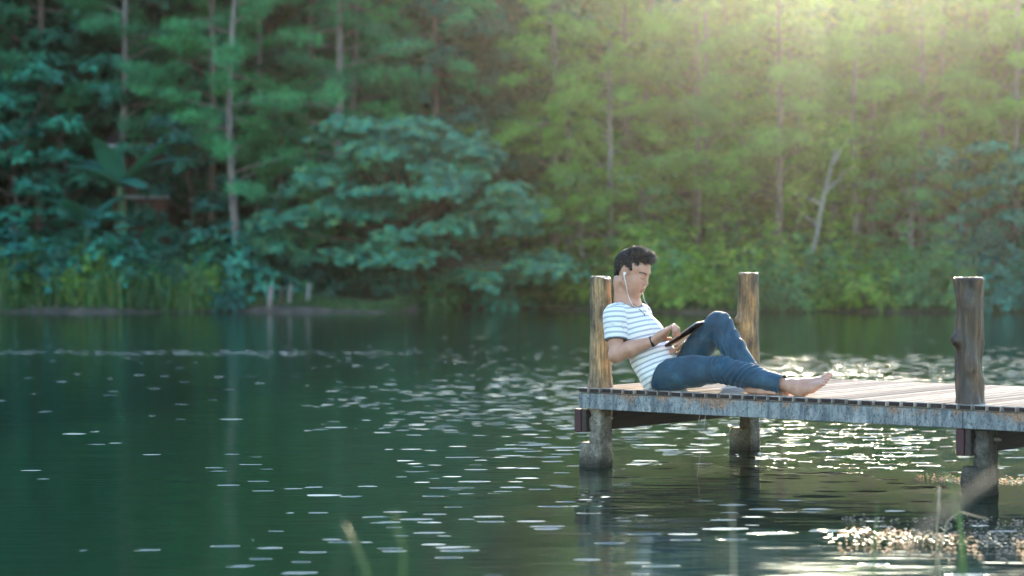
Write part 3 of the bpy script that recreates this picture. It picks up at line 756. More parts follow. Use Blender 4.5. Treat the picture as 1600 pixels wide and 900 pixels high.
def stripe_c(V):
    # distance along the trunk, or along the sleeve
    tr = (V-P0)@SH_AX + .10*((V-P0)@np.array([0, 1, 0])) 
    bend = nrmz(np.cross(nz_, SH_AX)); tr = tr + .12*((V-P0)@bend)
    UA = nrmz(ELN-SHN); sl = -((V-SHN)@UA)
    a = V-SHN; h = np.clip((a@UA)/np.linalg.norm(ELN-SHN), 0, 1); d = np.sqrt(((a-h[:, None]*(ELN-SHN))**2).sum(-1))
    w = (d < .062+.004) & (V[:, 1] < -.028-.0*h) & ((a@UA) > -.035)
    tr = tr + .0
    return np.where(w, sl*1.0+.010+5, tr+2)
def trim_w(V):
    nd = nrmz(H(-.02, 0, -.04)-NECKB); nc = NECKB + .012*nd; c = nc + NKO(nd); R = np.stack([nrmz(np.cross(nz_, nd)), nz_, nd], 1)
    q = (V-c)@R/np.array(NKR); k = np.sqrt((q**2).sum(1)); w = np.clip((1.09-k)/.03, 0, 1)
    UA = nrmz(ELN-SHN); a = (V-SLEEVE)@UA; dd = V-SLEEVE-a[:, None]*UA; w = np.maximum(w, ((a > -.005) & (np.abs(a) < .03) & (np.sqrt((dd**2).sum(1)) < .075) & (V[:, 1] < .01))*.8)
    return w
def mat_shirt():
    m, nt, n, l, p = new_mat('striped_jersey'); tc = n.new('ShaderNodeTexCoord'); co = tc.outputs['Object']
    at_ = n.new('ShaderNodeAttribute'); at_.attribute_name = 'stripe'; tr = n.new('ShaderNodeAttribute'); tr.attribute_name = 'trim'
    dv = n.new('ShaderNodeMath'); dv.operation = 'DIVIDE'; dv.inputs[1].default_value = .0270; l.new(at_.outputs['Fac'], dv.inputs[0])
    fr = n.new('ShaderNodeMath'); fr.operation = 'FRACT'; l.new(dv.outputs[0], fr.inputs[0])
    r = ramp(n, [(0, (.83, .79, .74)), (.56, (.83, .79, .74)), (.62, (.38, .385, .41)), (.92, (.42, .425, .45)), (.99, (.83, .79, .74))]); l.new(fr.outputs[0], r.inputs[0])
    w = tex_noise(n, l, 240, co, 3, .7); wr = ramp(n, [(.3, (.86, .86, .87)), (.7, (1.05, 1.05, 1.05))]); l.new(w.outputs[0], wr.inputs[0])
    c = mixc(n, l, 1, r.outputs[0], wr.outputs[0], 'MULTIPLY'); c = mixc(n, l, tr.outputs['Fac'], c, (.05, .05, .075)); l.new(c, p.inputs['Base Color'])
    p.inputs['Roughness'].default_value = .85; p.inputs['Sheen Weight'].default_value = .1
    f = tex_noise(n, l, 35, co, 4, .6, None, .4); b = bump(n, l, f.outputs[0], .35, .006, None); bump(n, l, w.outputs[0], .3, .001, p, b); return m
M_SHIRT = mat_shirt()
field_obj('shirt', build_shirt(), M_SHIRT, man, 2, {'stripe': stripe_c, 'trim': trim_w})

# ------------------------------------------------------------------ jeans
def build_jeans():
    D = Field((.24, -.15, .38), (1.20, .42, .90), .0036)
    D.cap(P0, P1, .082, .076, .03, nz_, .62)
    D.cap(HIPN, HIPF, .086, .080, .03)
    # near leg
    D.chain([HIPN, HIPN*.5+KNN*.5 + np.array([0, 0, .004]), KNN], [.087, .078, .066], .02)
    calf = KNN*.55+ANN*.45 + np.array([0, 0, -.004])
    D.chain([KNN, calf, ANN], [.064, .058, .0435], .02)
    # far leg
    D.chain([HIPF, HIPF*.5+KNF*.5, KNF], [.086, .080, .066], .02)
    calf2 = KNF*.6+ANF*.4 + np.array([-.012, 0, 0])
    D.chain([KNF, calf2, ANF], [.066, .060, .044], .02)
    D.cap(P0+np.array([-.02, -.03, -.015]), HIPN+np.array([0, 0, -.01]), .083, .083, .02)
    r = np.random.default_rng(7); la, lk, sh = nrmz(KNN-HIPN), KNN, nrmz(ANN-KNN)
    def rings(P, c, ax, span, period, amp, side, seed):
        u = (P-c)@ax; w = np.exp(-(u/span)**2); ph = vnoise(P, 22, seed)*1.5
        s = (P-c)@side
        return -amp*w*np.sin(u/period*6.28 + ph + s*18)
    EL = [(J(1040, 572, -.01), J(1075, 600, -.01), .008, .006), (J(1068, 560, -.01), J(1076, 600, -.01), .006, .004), (J(1112, 556, .0), J(1118, 590, .0), .007, .007), (J(1122, 555, .0), J(1126, 598, .0), .006, .007),
          (J(1131, 556, .0), J(1133, 596, .0), .006, .008), (J(1138, 560, .0), J(1146, 600, .0), .006, .006), (J(1135, 556, .0), J(1160, 578, .0), .006, .008), (J(1150, 564, .0), J(1150, 600, .0), .007, .006),
          (J(1205, 588, .0), J(1190, 606, .0), .006, .004), (J(1218, 590, .02), J(1205, 612, .02), .005, .005), (J(1228, 592, .02), J(1218, 614, .02), .004, .005),
          (J(1118, 500, .14), J(1112, 545, .14), .008, .003), (J(1120, 505, .14), J(1100, 520, .14), .006, .003), (J(1120, 508, .14), J(1090, 532, .14), .007, .005), (J(1160, 570, .09), J(1180, 580, .09), .006, .006),
          (J(1150, 560, .09), J(1175, 585, .09), .005, .006)]
    def dsp(P):
        o = .0030*vnoise(P, 42, 9) + .0018*vnoise(P, 100, 10)
        o = o + rings(P, KNN+np.array([.012, 0, 0]), la, .055, .030, .0045, np.array([0, 0, 1.]), 4) + rings(P, ANN-.03*sh, sh, .045, .022, .0030, np.array([0, 0, 1.]), 5)
        k2 = KNF-.02*nrmz(KNF-HIPF); o = o + rings(P, ANF-.06*nrmz(ANF-KNF), nrmz(ANF-KNF), .06, .03, .004, np.array([1., 0, 0]), 6)
        for a, b, w, am in EL: o = o + fold(P, a, b, w*1.0, am*1.35)
        return o
    D.displace(dsp, (.24, -.15, .38), (1.2, .42, .9))
    hn = np.cross(HEMB-HEMA, nz_); hn = hn/np.linalg.norm(hn); hn = -hn if hn @ (P3-HEMA) > 0 else hn
    D.cut(lambda P: ((P-HEMA)@hn)+.014, (.24, -.15, .38), (.8, .42, .9), .003, 0)
    D.halfspace(P1+.02*nrmz(P1-P0), nrmz(P1-P0), (.24, -.15, .38), (.62, .42, .9))
    cu = ANN-.004*sh; D.cut(lambda P: -((P-cu)@sh), cu-.11, cu+.11, .002, 0)
    s2 = nrmz(ANF-KNF); c2 = ANF-.01*s2; D.cut(lambda P: np.maximum(-((P-c2)@s2), np.sqrt(((P-c2)**2).sum(-1))-.10), c2-.12, c2+.12, .002, 0)
    # the deck presses the cloth flat
    D.cut(lambda P: P[..., 2]-(DZ+.001), (.24, -.0, .38), (1.2, .42, .45), .006, 0)
    return D
def mat_denim():
    m, nt, n, l, p = new_mat('denim'); tc = n.new('ShaderNodeTexCoord'); co = tc.outputs['Object']
    a = tex_noise(n, l, 12, co, 4, .6); f = tex_noise(n, l, 330, co, 3, .7); b = tex_noise(n, l, 60, co, 4, .7)
    r = ramp(n, [(.32, (.008, .030, .053)), (.54, (.014, .052, .084)), (.72, (.036, .098, .138))]); l.new(a.outputs[0], r.inputs[0])
    fr = ramp(n, [(.3, (.65, .65, .65)), (.7, (1.35, 1.35, 1.35))]); l.new(f.outputs[0], fr.inputs[0])
    l.new(mixc(n, l, .7, r.outputs[0], fr.outputs[0], 'MULTIPLY'), p.inputs['Base Color'])
    p.inputs['Roughness'].default_value = .8; p.inputs['Sheen Weight'].default_value = .15; p.inputs['Sheen Roughness'].default_value = .4; p.inputs['Sheen Tint'].default_value = (.6, .8, 1, 1)
    bb = bump(n, l, b.outputs[0], .35, .003, None); bump(n, l, f.outputs[0], .3, .001, p, bb); return m
M_DENIM = mat_denim()
jeans = field_obj('jeans', build_jeans(), M_DENIM, man, 2)
# ------------------------------------------------------------------ hair, stitching, wristband, necklace
def surf_bvh(o):
    me = o.data; off = Vector(o.parent.location)
    return BVHTree.FromPolygons([v.co+off for v in me.vertices], [tuple(p.vertices) for p in me.polygons])
def mat_hair():
    m, nt, n, l, p = new_mat('dark_hair'); tc = n.new('ShaderNodeTexCoord'); g = n.new('ShaderNodeNewGeometry')
    r = ramp(n, [(0, (.006, .004, .003)), (.6, (.022, .013, .009)), (1, (.085, .050, .032))]); l.new(g.outputs['Random Per Island'], r.inputs[0]); l.new(r.outputs[0], p.inputs['Base Color'])
    p.inputs['Roughness'].default_value = .7; p.inputs['Specular IOR Level'].default_value = .2; return m
M_HAIR = mat_hair()
def build_hair():
    lo = HO-.2; hi = HO+.2; S = Field(lo, hi, .0034)
    e = lambda c, r, k=.02, cut=False: S.ell(H(*c), np.array(r)*HS, HR, k, cut)
    e((-.015, 0, .043), (.095, .077, .086)); e((-.046, 0, .010), (.052, .066, .066))
    e((.048, .0, .106), (.042, .048, .026), .02); e((.066, .012, .100), (.024, .034, .021), .010); e((.01, .0, .116), (.06, .05, .026)); e((.060, .030, .104), (.028, .024, .020), .010)
    # sideburn in front of the ear, nape
    for s in (-1, 1): S.cap(H(.014, s*.069, .03), H(.010, s*.071, -.012), .011*HS, .006*HS, .008)
    e((-.058, 0, -.030), (.028, .042, .034), .02)
    # remove face side: forehead and cheeks in front of the hairline
    def face(P):
        q = ((P-HO)/HS)@HR; f, l_, u = q[..., 0], np.abs(q[..., 1]), q[..., 2]
        hl_ = .082 - .7*np.maximum(l_-.035, 0)                   # height of the front hairline
        d1 = np.minimum(f - (.028 + .5*np.maximum(u-.05, 0)), hl_ - u)          # face block
        d2 = np.minimum(-.008 - u + 0*f, f + .045 + .35*(u+.03))      # below/behind ear line, in front of the nape
        d3 = np.minimum(f-(.018), .02-u) 
        ear = .030-np.sqrt(((f+.008)/1.0)**2+((u-.0)/1.25)**2); ear = np.minimum(ear, l_-.050)
        nape = -u - .070
        return -np.maximum.reduce([d1, d2, d3, ear, nape])*HS
    S.cut(face, lo, hi, .004, 0)
    S.displace(lambda P: .0028*vnoise(P, 120, 31) + .0018*vnoise(P, 260, 32), lo, hi)
    return S
M_STRAND, nt, n, l, p = new_mat('hair_strands'); g = n.new('ShaderNodeNewGeometry'); r = ramp(n, [(0, (.008, .005, .004)), (.5, (.030, .018, .012)), (1, (.12, .070, .042))]); l.new(g.outputs['Random Per Island'], r.inputs[0]); l.new(r.outputs[0], p.inputs['Base Color']); p.inputs['Roughness'].default_value = .4
hs = build_hair(); V, Q = hs.mesh(1); Wv = to_world(V)
mb = MB(); off = np.array(man.location)
rg = np.random.default_rng(5)
a, b, c_ = Wv[Q[:, 0]], Wv[Q[:, 1]], Wv[Q[:, 2]]
if np.einsum('ij,ij->i', a-Wv.mean(0), np.cross(b-Wv.mean(0), c_-Wv.mean(0))).sum() < 0: Q = Q[:, ::-1]
mb.V = [tuple(v) for v in Wv]; mb.F = [tuple(q) for q in Q]; mb.M = [0]*len(Q)
fn = np.cross(Wv[Q[:, 1]]-Wv[Q[:, 0]], Wv[Q[:, 2]]-Wv[Q[:, 0]]); fn /= np.linalg.norm(fn, axis=1)[:, None]+1e-12
hfw, huw = to_world(np.array([HO+hf, HO+hu])) - to_world(np.array([HO, HO]))
qh = head_local(V)
sel = [i for i in range(0, len(Q)) if qh[Q[i][0], 2] > .0]
for i in rg.choice(sel, min(len(sel), 3400), replace=False):
    p = Wv[Q[i]].mean(0); u = qh[Q[i][0]]; nn = fn[i]
    top = max(0, (u[2]-.06)/.06); L = .007 + .017*min(1, top)*rg.random()**.7 + .003*rg.random(); L *= .6+.8*rg.random()
    d = nn*(.12+.32*top*rg.random()**2) + hfw*(.8*top+.25*(1-top)) + huw*(-.7*(1-top)+.12*top) + rg.normal(size=3)*.20; d /= np.linalg.norm(d)
    d2 = d + hfw*.5 - np.array([0, 0, .45]) - nn*.2 + rg.normal(size=3)*.2; d2 /= np.linalg.norm(d2)
    r0 = .0009+.0007*rg.random(); mb.tube([p-nn*.002, p+d*L*.55, p+d*L*.55+d2*L*.5], [r0, r0*.8, r0*.15], 3, 1, False)
mb.obj('hair', None, man, True, [M_HAIR, M_STRAND])

M_STITCH = simple('orange_stitching', (.17, .115, .065), .7)
jb = surf_bvh(jeans); eye = Vector(camo.location)
def on_cloth(px, py, bv, lift=.0006):
    d = at(px, py, 10) - eye; h = bv.ray_cast(eye, d.normalized())
    return h[0]-d.normalized()*lift if h[0] else None
def stitch(pts, rad=.0006, dash=True):
    P = []
    for (x0, y0), (x1, y1) in zip(pts[:-1], pts[1:]):
        m = max(2, int(math.hypot(x1-x0, y1-y0)/1.0))
        for i in range(m): P.append((x0+(x1-x0)*i/m, y0+(y1-y0)*i/m))
    Q_ = [on_cloth(x, y, jb) for x, y in P]; mb = MB(); run = []
    for i, q in enumerate(Q_):
        if q is not None and (not run or (q-run[-1]).length < .03): run.append(q)
        if q is None or (dash and len(run) >= 3) or i == len(Q_)-1:
            if len(run) > 1: mb.tube(run, rad, 5, 0, True)
            run = [run[-1]] if False else []
    if mb.V: mb.obj('stitching', M_STITCH, man)
stitch([(1123, 512), (1130, 528), (1140, 545), (1152, 562)]); stitch([(1085, 548), (1098, 530), (1112, 514)])
stitch([(1027, 590), (1040, 586), (1062, 581)]); stitch([(1030, 605), (1044, 604), (1056, 602), (1068, 598)]); stitch([(1032, 572), (1029, 588)]); stitch([(1150, 592), (1175, 598), (1205, 603), (1232, 606)], .0004)
M_BAND = simple('black_rubber', (.018, .014, .016), .5)
# wristband round the near wrist
wa = nrmz(WRN-ELN); wc = ELN + (WRN-ELN)*.965; u1 = nrmz(np.cross(wa, [0, 0, 1.])); u2 = np.cross(wa, u1); mb = MB()
V = []; F = []; S_ = 28
for k in range(S_):
    t = 2*math.pi*k/S_; d = u1*math.cos(t)+u2*math.sin(t)
    for (o, r) in ((-.008, .0262), (-.008, .0288), (.008, .0275), (.008, .0248)): V.append(wc + wa*o + d*r + wa*.004*math.cos(t))
for k in range(S_):
    k2 = (k+1) % S_
    for j in range(4): F.append((k*4+j, k*4+(j+1) % 4, k2*4+(j+1) % 4, k2*4+j))
mesh_obj('wristband', to_world(V), F, M_BAND, man, True)
# cord round the neck with a dark pendant
shirt_o = [o for o in bpy.data.objects if o.name == 'shirt'][0]; body_o = [o for o in bpy.data.objects if o.name == 'body'][0]
sb = surf_bvh(shirt_o); bb_ = surf_bvh(body_o)
def first_hit(px, py, lift):
    d = (at(px, py, 10)-eye).normalized(); hits = [h[0] for h in (sb.ray_cast(eye, d), bb_.ray_cast(eye, d)) if h[0]]
    if not hits: return None
    q = min(hits, key=lambda v: (v-eye).length); return q-d*lift
def draped(name, pts, rad, mat, parent, lift=.002, extra=()):
    P = []
    for (x0, y0), (x1, y1) in zip(pts[:-1], pts[1:]):
        m = max(1, int(math.hypot(x1-x0, y1-y0)/1.5))
        P += [(x0+(x1-x0)*i/m, y0+(y1-y0)*i/m) for i in range(m)]
    P.append(pts[-1]); Q_ = [first_hit(x, y, lift) for x, y in P]; last = None
    Y0 = next(q.y for q in Q_ if q is not None); out = []
    for (x, y), q in zip(P, Q_):
        if q is None or abs(q.y-Y0) > .09: q = at(x, y, Y0)
        Y0 = Y0*.5+q.y*.5; out.append(q)
    for _ in range(2): out = [out[0]] + [(out[i-1]+out[i]*2+out[i+1])/4 for i in range(1, len(out)-1)] + [out[-1]]
    return out
mb = MB(); mb.tube(draped('', [(988, 474), (996, 480), (1003, 487), (1007, 491)], .001, None, None), .0013, 5)
pd = draped('', [(1006.5, 490.5), (1008, 493.5)], .001, None, None, .003); mb.tube(pd, [.003, .0022], 6); mb.obj('necklace', M_BAND, man)
M_WHITE = simple('white_plastic', (.82, .82, .82), .35)
ep = empty('earphones', tnz(*H(0, .08, 0)), 'white wired earphones running from the ear down over the shirt', 'earphones')
eb = to_world([H(.000, .088, -.002)])[0]; e2 = to_world([H(.004, .093, -.016)])[0]
mb = MB(); mb.tube([eb+np.array([0, .004, .003]), eb], [.006, .0085], 10); mb.tube([eb, e2], [.0055, .003], 8); mb.obj('earbud', M_WHITE, ep, True)
c1 = draped('', [(979, 449), (981, 460), (984, 469), (989, 477)], 0, 0, 0, .004)
mb = MB(); mb.tube([Vector(e2)]+c1, .0016, 6)
c2 = [to_world([H(.075, -.045, -.085)])[0], at(1007, 470, c1[-1].y), at(1011.5, 476, c1[-1].y+.02), at(1010, 482, c1[-1].y+.02)]
mb.tube([Vector(x) for x in c2], .0013, 6)
c3 = draped('', [(989, 477), (997, 481), (1004, 486), (1012, 500), (1020, 514), (1026, 520)], 0, 0, 0, .003); mb.tube(c3, .0013, 6)
mb.obj('cable', M_WHITE, ep, True)

# ------------------------------------------------------------------ tablet
T0, T1 = J(1037, 540, .09), J(1087.5, 504, .09); ax = nrmz(T1-T0); wd = nrmz(np.array([-.12, 1, 0]) - ax*np.dot(ax, [-.12, 1, 0])); th = nrmz(np.cross(ax, wd))
if th[2] < 0: th = -th
tb = empty('tablet', tnz(*T0), 'dark tablet with pale thin rim propped between belly and raised knee', 'tablet')
TL = np.linalg.norm(T1-T0); TW = .165
def slab(l0, l1, w0, w1, h0, h1, r, m=None):
    """rounded rectangle slab in the tablet's frame"""
    out = []; S_ = 6
    for cx, cy_, a0 in ((l1-r, w1-r, 0), (l0+r, w1-r, 90), (l0+r, w0+r, 180), (l1-r, w0+r, 270)):
        for k in range(S_+1):
            a = math.radians(a0+90*k/S_); out.append((cx+r*math.cos(a), cy_+r*math.sin(a)))
    n_ = len(out); V = []
    c0 = np.mean(out, 0)
    for h, s in ((h0, .985), (h0+.0012, 1), (h1-.0012, 1), (h1, .985)):
        for x, y in out: V.append(T0 + ax*(c0[0]+(x-c0[0])*s) + wd*(c0[1]+(y-c0[1])*s) + th*h)
    F = [(j*n_+k, j*n_+(k+1) % n_, (j+1)*n_+(k+1) % n_, (j+1)*n_+k) for j in range(3) for k in range(n_)]
    F.append(tuple(range(n_))[::-1]); F.append(tuple(3*n_+k for k in range(n_)))
    return to_world(V), F
M_TBACK = simple('glossy_dark_cover', (.02, .012, .008), .18); M_RIM = simple('grey_metal_rim', (.45, .46, .48), .3, .9); M_SCR = simple('dark_screen', (.01, .011, .013), .08)
V, F = slab(0, TL, 0, TW, -.010, -.003, .010); mesh_obj('back_cover', V, F, M_TBACK, tb)
V, F = slab(0, TL, 0, TW, -.0028, .0022, .010); mesh_obj('rim', V, F, M_RIM, tb)
V, F = slab(.004, TL-.004, .004, TW-.004, .0023, .0034, .008); mesh_obj('screen', V, F, M_SCR, tb)
# ------------------------------------------------------------------ foliage
def mat_leaf(name, dark, light, trans=.35, rough=.5, yellow=None):
    m, nt, n, l, p = new_mat(name); g = n.new('ShaderNodeNewGeometry'); oi = n.new('ShaderNodeObjectInfo'); tc = n.new('ShaderNodeTexCoord')
    r = ramp(n, [(0, dark), (.75, light), (1, yellow or light)]); l.new(g.outputs['Random Per Island'], r.inputs[0])
    v = ramp(n, [(0, (.70, .74, .76)), (1, (1.30, 1.25, 1.1))]); l.new(oi.outputs['Random'], v.inputs[0])
    cl = tex_noise(n, l, .9, g.outputs['Position'], 2); cr = ramp(n, [(.35, (.72, .76, .8)), (.65, (1.3, 1.26, 1.15))]); l.new(cl.outputs[0], cr.inputs[0])
    c = mixc(n, l, 1, r.outputs[0], v.outputs[0], 'MULTIPLY'); c = mixc(n, l, 1, c, cr.outputs[0], 'MULTIPLY')
    l.new(c, p.inputs['Base Color']); p.inputs['Roughness'].default_value = rough; p.inputs['Specular IOR Level'].default_value = .35
    t = n.new('ShaderNodeBsdfTranslucent'); tcx = mixc(n, l, 1, c, (1.5, 1.7, .8), 'MULTIPLY'); l.new(tcx, t.inputs[0])
    mx = n.new('ShaderNodeMixShader'); mx.inputs[0].default_value = trans; l.new(p.outputs[0], mx.inputs[1]); l.new(t.outputs[0], mx.inputs[2]); l.new(mx.outputs[0], n['Material Output'].inputs['Surface'])
    return m
def mat_bark(name, a, b):
    m, nt, n, l, p = new_mat(name); tc = n.new('ShaderNodeTexCoord'); t = tex_noise(n, l, 1, tc.outputs['Object'], 5, .65, (9, 9, 2.2)); r = ramp(n, [(.35, a), (.65, b)]); l.new(t.outputs[0], r.inputs[0]); l.new(r.outputs[0], p.inputs['Base Color']); p.inputs['Roughness'].default_value = .9; return m
L_PINE = mat_leaf('pine_needles', (.012, .090, .045), (.050, .270, .125), .38)
L_PINEY = mat_leaf('sunny_pine_needles', (.045, .120, .024), (.17, .34, .065), .45)
L_TEAL = mat_leaf('bluish_broad_leaves', (.004, .060, .052), (.030, .215, .165), .25, .42)
L_MID = mat_leaf('mid_green_broad_leaves', (.020, .085, .035), (.090, .260, .095), .35, .42, (.16, .20, .06))
L_DARK = mat_leaf('dark_green_leaves', (.004, .045, .032), (.016, .095, .060), .25, .5)
L_YEL = mat_leaf('yellow_green_leaves', (.050, .120, .022), (.20, .35, .055), .45, .45, (.26, .24, .07))
L_GRASS = mat_leaf('tall_grass_blades', (.022, .085, .030), (.070, .165, .060), .35, .5, (.14, .14, .065))
B_RED = mat_bark('reddish_pine_bark', (.07, .046, .040), (.20, .135, .115)); B_GREY = mat_bark('grey_bark', (.09, .075, .07), (.25, .21, .19)); B_PALE = mat_bark('white_bark', (.17, .155, .13), (.33, .30, .26)); B_POST = mat_bark('weathered_post', (.09, .085, .075), (.20, .185, .17)); B_DARK = mat_bark('dark_bark', (.03, .022, .018), (.09, .065, .05))
def leaves(c, d, up, ln, wd, fold=.0):
    """rhombus leaves: base points c, directions d, normals up"""
    d = d/np.linalg.norm(d, axis=1)[:, None]; s = np.cross(d, up); s /= np.linalg.norm(s, axis=1)[:, None]+1e-9; u = np.cross(s, d)
    ln = ln[:, None]; wd = wd[:, None]; m = c + d*ln*.45
    V = np.stack([c, m+s*wd/2+u*ln*.04, c+d*ln-u*ln*.10, m-s*wd/2+u*ln*.04], 1).reshape(-1, 3)
    return V, np.arange(len(V)).reshape(-1, 4)
def join(parts):
    V = []; F = []; b = 0
    for v, f in parts: V.append(v); F.append(f+b); b += len(v)
    return np.concatenate(V), np.concatenate(F)
def whorls(C0, U, k, ln, wd, rg, droop=.25, spread=1.0):
    """k leaves round each point C0 with axis U"""
    n = len(C0); a = rg.uniform(0, 6.28, (n, 1)) + np.arange(k)[None]*6.283/k + rg.normal(0, .25, (n, k))
    U = U/np.linalg.norm(U, axis=1)[:, None]; X = np.cross(U, rg.normal(size=(n, 3))); X /= np.linalg.norm(X, axis=1)[:, None]; Y = np.cross(U, X)
    d = X[:, None]*np.cos(a)[..., None] + Y[:, None]*np.sin(a)[..., None] + U[:, None]*rg.normal(.30, .25, (n, k, 1))*spread; d[..., 2] -= droop
    up = U[:, None].repeat(k, 1) + rg.normal(0, .25, (n, k, 3))
    c = C0[:, None].repeat(k, 1); s = rg.uniform(.7, 1.25, (n, k))
    return leaves(c.reshape(-1, 3), d.reshape(-1, 3), up.reshape(-1, 3), (ln*s).ravel(), (wd*s).ravel())
def limb(mb, a, b, r0, r1, rg, sag=.0, seg=5, sides=6):
    a = np.array(a, float); b = np.array(b, float); L = np.linalg.norm(b-a); P = []; R = []
    for i in range(seg+1):
        u = i/seg; p = a+(b-a)*u + rg.normal(size=3)*L*.02*math.sin(math.pi*u); p[2] += -sag*L*(u*u-u)*1.0; P.append(p); R.append(r0+(r1-r0)*u)
    mb.tube(P, R, sides, 0, True)
class Proto:
    def __init__(s, trunk, crown, bark, leaf): s.trunk, s.crown, s.bark, s.leaf = trunk, crown, bark, leaf
def mk_mesh(name, mb, mat):
    me = bpy.data.meshes.new(name); me.from_pydata(mb.V, [], mb.F); me.update(); me.materials.append(mat)
    me.polygons.foreach_set('use_smooth', np.ones(len(me.polygons), bool)); return me
def proto_broad(seed, H, R, leaf, bark, nl=15, per=46, ln=.15, wd=.075, base=.10, k=6, tr=.10, squash=.62, lobe=(.26, .40)):
    rg = np.random.default_rng(seed); mb = MB(); top = np.array([rg.normal()*.2, rg.normal()*.2, H*.72])
    limb(mb, (0, 0, -.4), top, tr, tr*.35, rg, 0, 7, 8); parts = []
    for i in range(nl):
        u = (i+.5)/nl; z = H*(base + (1-base)*u**.9*.92); rr = R*math.sqrt(max(.05, 1-((z/H-base-.28*(1-base))/(1-base)/.80)**2)) * rg.uniform(.45, .95)
        a = i*2.399 + rg.normal()*.4; c = np.array([rr*math.cos(a), rr*math.sin(a), z]); lr = R*rg.uniform(*lobe)
        h0 = min(z*.75, H*.6); limb(mb, top*(h0/H/.72), c, tr*.35, tr*.10, rg, -.15, 4, 5)
        n = int(per*rg.uniform(.7, 1.3)); d = rg.normal(size=(n, 3)); d[:, 2] = np.abs(d[:, 2])*.9-.25; d /= np.linalg.norm(d, axis=1)[:, None]
        p = c + d*lr*np.array([1, 1, squash])*rg.uniform(.55, 1.08, (n, 1)); parts.append(whorls(p, d*.7+np.array([0, 0, .6]), k, ln, wd, rg))
    V, F = join(parts); V[:, 2] = np.maximum(V[:, 2], .05)
    return Proto(mk_mesh('trunk', mb, bark), fast_mesh('crown', V, F, leaf), bark, leaf)
def proto_pine(seed, H, leaf, bark, z0=.35, L0=2.0, nb=54, tr=.13, lean=.0, ln=.20, sub=5):
    rg = np.random.default_rng(seed); mb = MB(); bend = rg.normal(0, .012*H, 2)
    f = lambda u: np.array([bend[0]*math.sin(u*3)+lean*u*u, bend[1]*math.sin(u*3.3), H*u-.4*(1-u)])
    mb.tube([f(i/12) for i in range(13)], [tr*(1-.75*i/12) for i in range(13)], 9, 0, True); parts = []; TC = []; TD = []
    for i in range(nb):
        u = z0+(1-z0)*((i+rg.uniform(0, 1))/nb); L = L0*(1-.72*((u-z0)/(1-z0))**1.3)*rg.uniform(.55, 1.1); a = rg.uniform(0, 6.28); p0 = f(u)
        d = np.array([math.cos(a), math.sin(a), rg.uniform(-.35, .55)]); p1 = p0+d*L; limb(mb, p0, p1, .028, .008, rg, .18, 4, 4)
        for s in np.linspace(.35, 1.0, sub):
            q = p0+(p1-p0)*s; q[2] += .18*L*(s-s*s)
            for side in (-1, 0, 1):
                e = d + side*np.array([-d[1], d[0], 0])*rg.uniform(.5, 1.1); e = e/np.linalg.norm(e)
                w = L*.30*(1.25-s*.5)
                for t in (rg.uniform(.15, .5), rg.uniform(.6, 1.05)):
                    TC.append(q+e*w*t+rg.normal(size=3)*.05); TD.append(e+np.array([0, 0, .5])+rg.normal(size=3)*.25)
    TC = np.array(TC); TD = np.array(TD); k = 9
    V, F = whorls(TC, TD, k, ln, ln*.13, rg, .0, 1.6)
    return Proto(mk_mesh('trunk', mb, bark), fast_mesh('crown', V, F, leaf), bark, leaf)
def proto_bush(seed, R, Hh, leaf, n=260, ln=.13, wd=.055, k=5):
    rg = np.random.default_rng(seed); d = rg.normal(size=(n, 3)); d[:, 2] = np.abs(d[:, 2]); d /= np.linalg.norm(d, axis=1)[:, None]
    lob = 1+.22*np.sin(d[:, :1]*5+seed)+.18*np.sin(d[:, 1:2]*7+seed*2)
    p = d*np.array([R, R, Hh])*rg.uniform(.35, 1.05, (n, 1))*lob; V, F = whorls(p, d+np.array([0, 0, .5]), k, ln, wd, rg)
    mb = MB()
    for i in range(5): limb(mb, (0, 0, -.15), p[i]*.8, .02, .006, rg, 0, 3, 5)
    return Proto(mk_mesh('stem', mb, B_DARK), fast_mesh('foliage', V, F, leaf), B_DARK, leaf)
def plant(pr, name, x, y, s, label, cat='tree', group=None, rz=None, zs=1.0, z=None, names=('trunk', 'crown'), tilt=(0, 0)):
    r = random.Random(int(x*971+y*131)); z = float(ground(x, y)) if z is None else z
    t = empty(name, (x, y, z), label, cat, group, r.uniform(0, 6.28) if rz is None else rz)
    t.rotation_euler[0], t.rotation_euler[1] = tilt; t.scale = (s, s, s*zs)
    for me, nm in ((pr.trunk, names[0]), (pr.crown, names[1])):
        c = bpy.data.objects.new(nm, me); COL.objects.link(c); c.parent = t
    return t
rf = random.Random(21)
LM = [(15, 'the left edge'), (95, 'the small banana'), (188, 'the tall grey pine'), (262, 'the grassy bush'), (330, 'the banana-side pine'), (404, 'the slender pine'), (453, 'the shore posts'), (520, 'the thick pine'), (600, 'the big tree, left side'), (691, 'the reddish stump'), (770, 'the dark gap'), (850, 'the big tree, right side'), (935, 'the left log post'), (1000, 'the head of the man'), (1065, 'the tablet'), (1120, 'the raised knee'), (1170, 'the middle log post'), (1230, 'the double pine'), (1275, 'the white trunk'), (1345, 'the three pines'), (1420, 'the bright green tree'), (1515, 'the right log post'), (1585, 'the right edge')]
USED = set()
def where(px, pre, tail=''):
    q, nm = min(LM, key=lambda v: abs(v[0]-px)); d = px-q
    for w in (('left of' if d < -13 else 'behind' if d < 13 else 'right of'), 'near', 'beyond', 'below'):
        lab = '%s %s %s%s' % (pre, w, nm, tail)
        if lab not in USED: break
    USED.add(lab); return lab
pine_tall = [proto_pine(s, 10, L_PINE, B_GREY if s % 2 else B_RED, .28, 2.4, 40, ln=.24) for s in (1, 2, 3)]
pine_sun = [proto_pine(s, 9, L_PINEY, B_RED if s % 2 else B_GREY, .24, 2.3, 40, ln=.24) for s in (4, 5, 6)]
pine_low = [proto_pine(s, 6, L_PINE, B_RED, .12, 2.0, 38, .09, ln=.23) for s in (7, 8)]
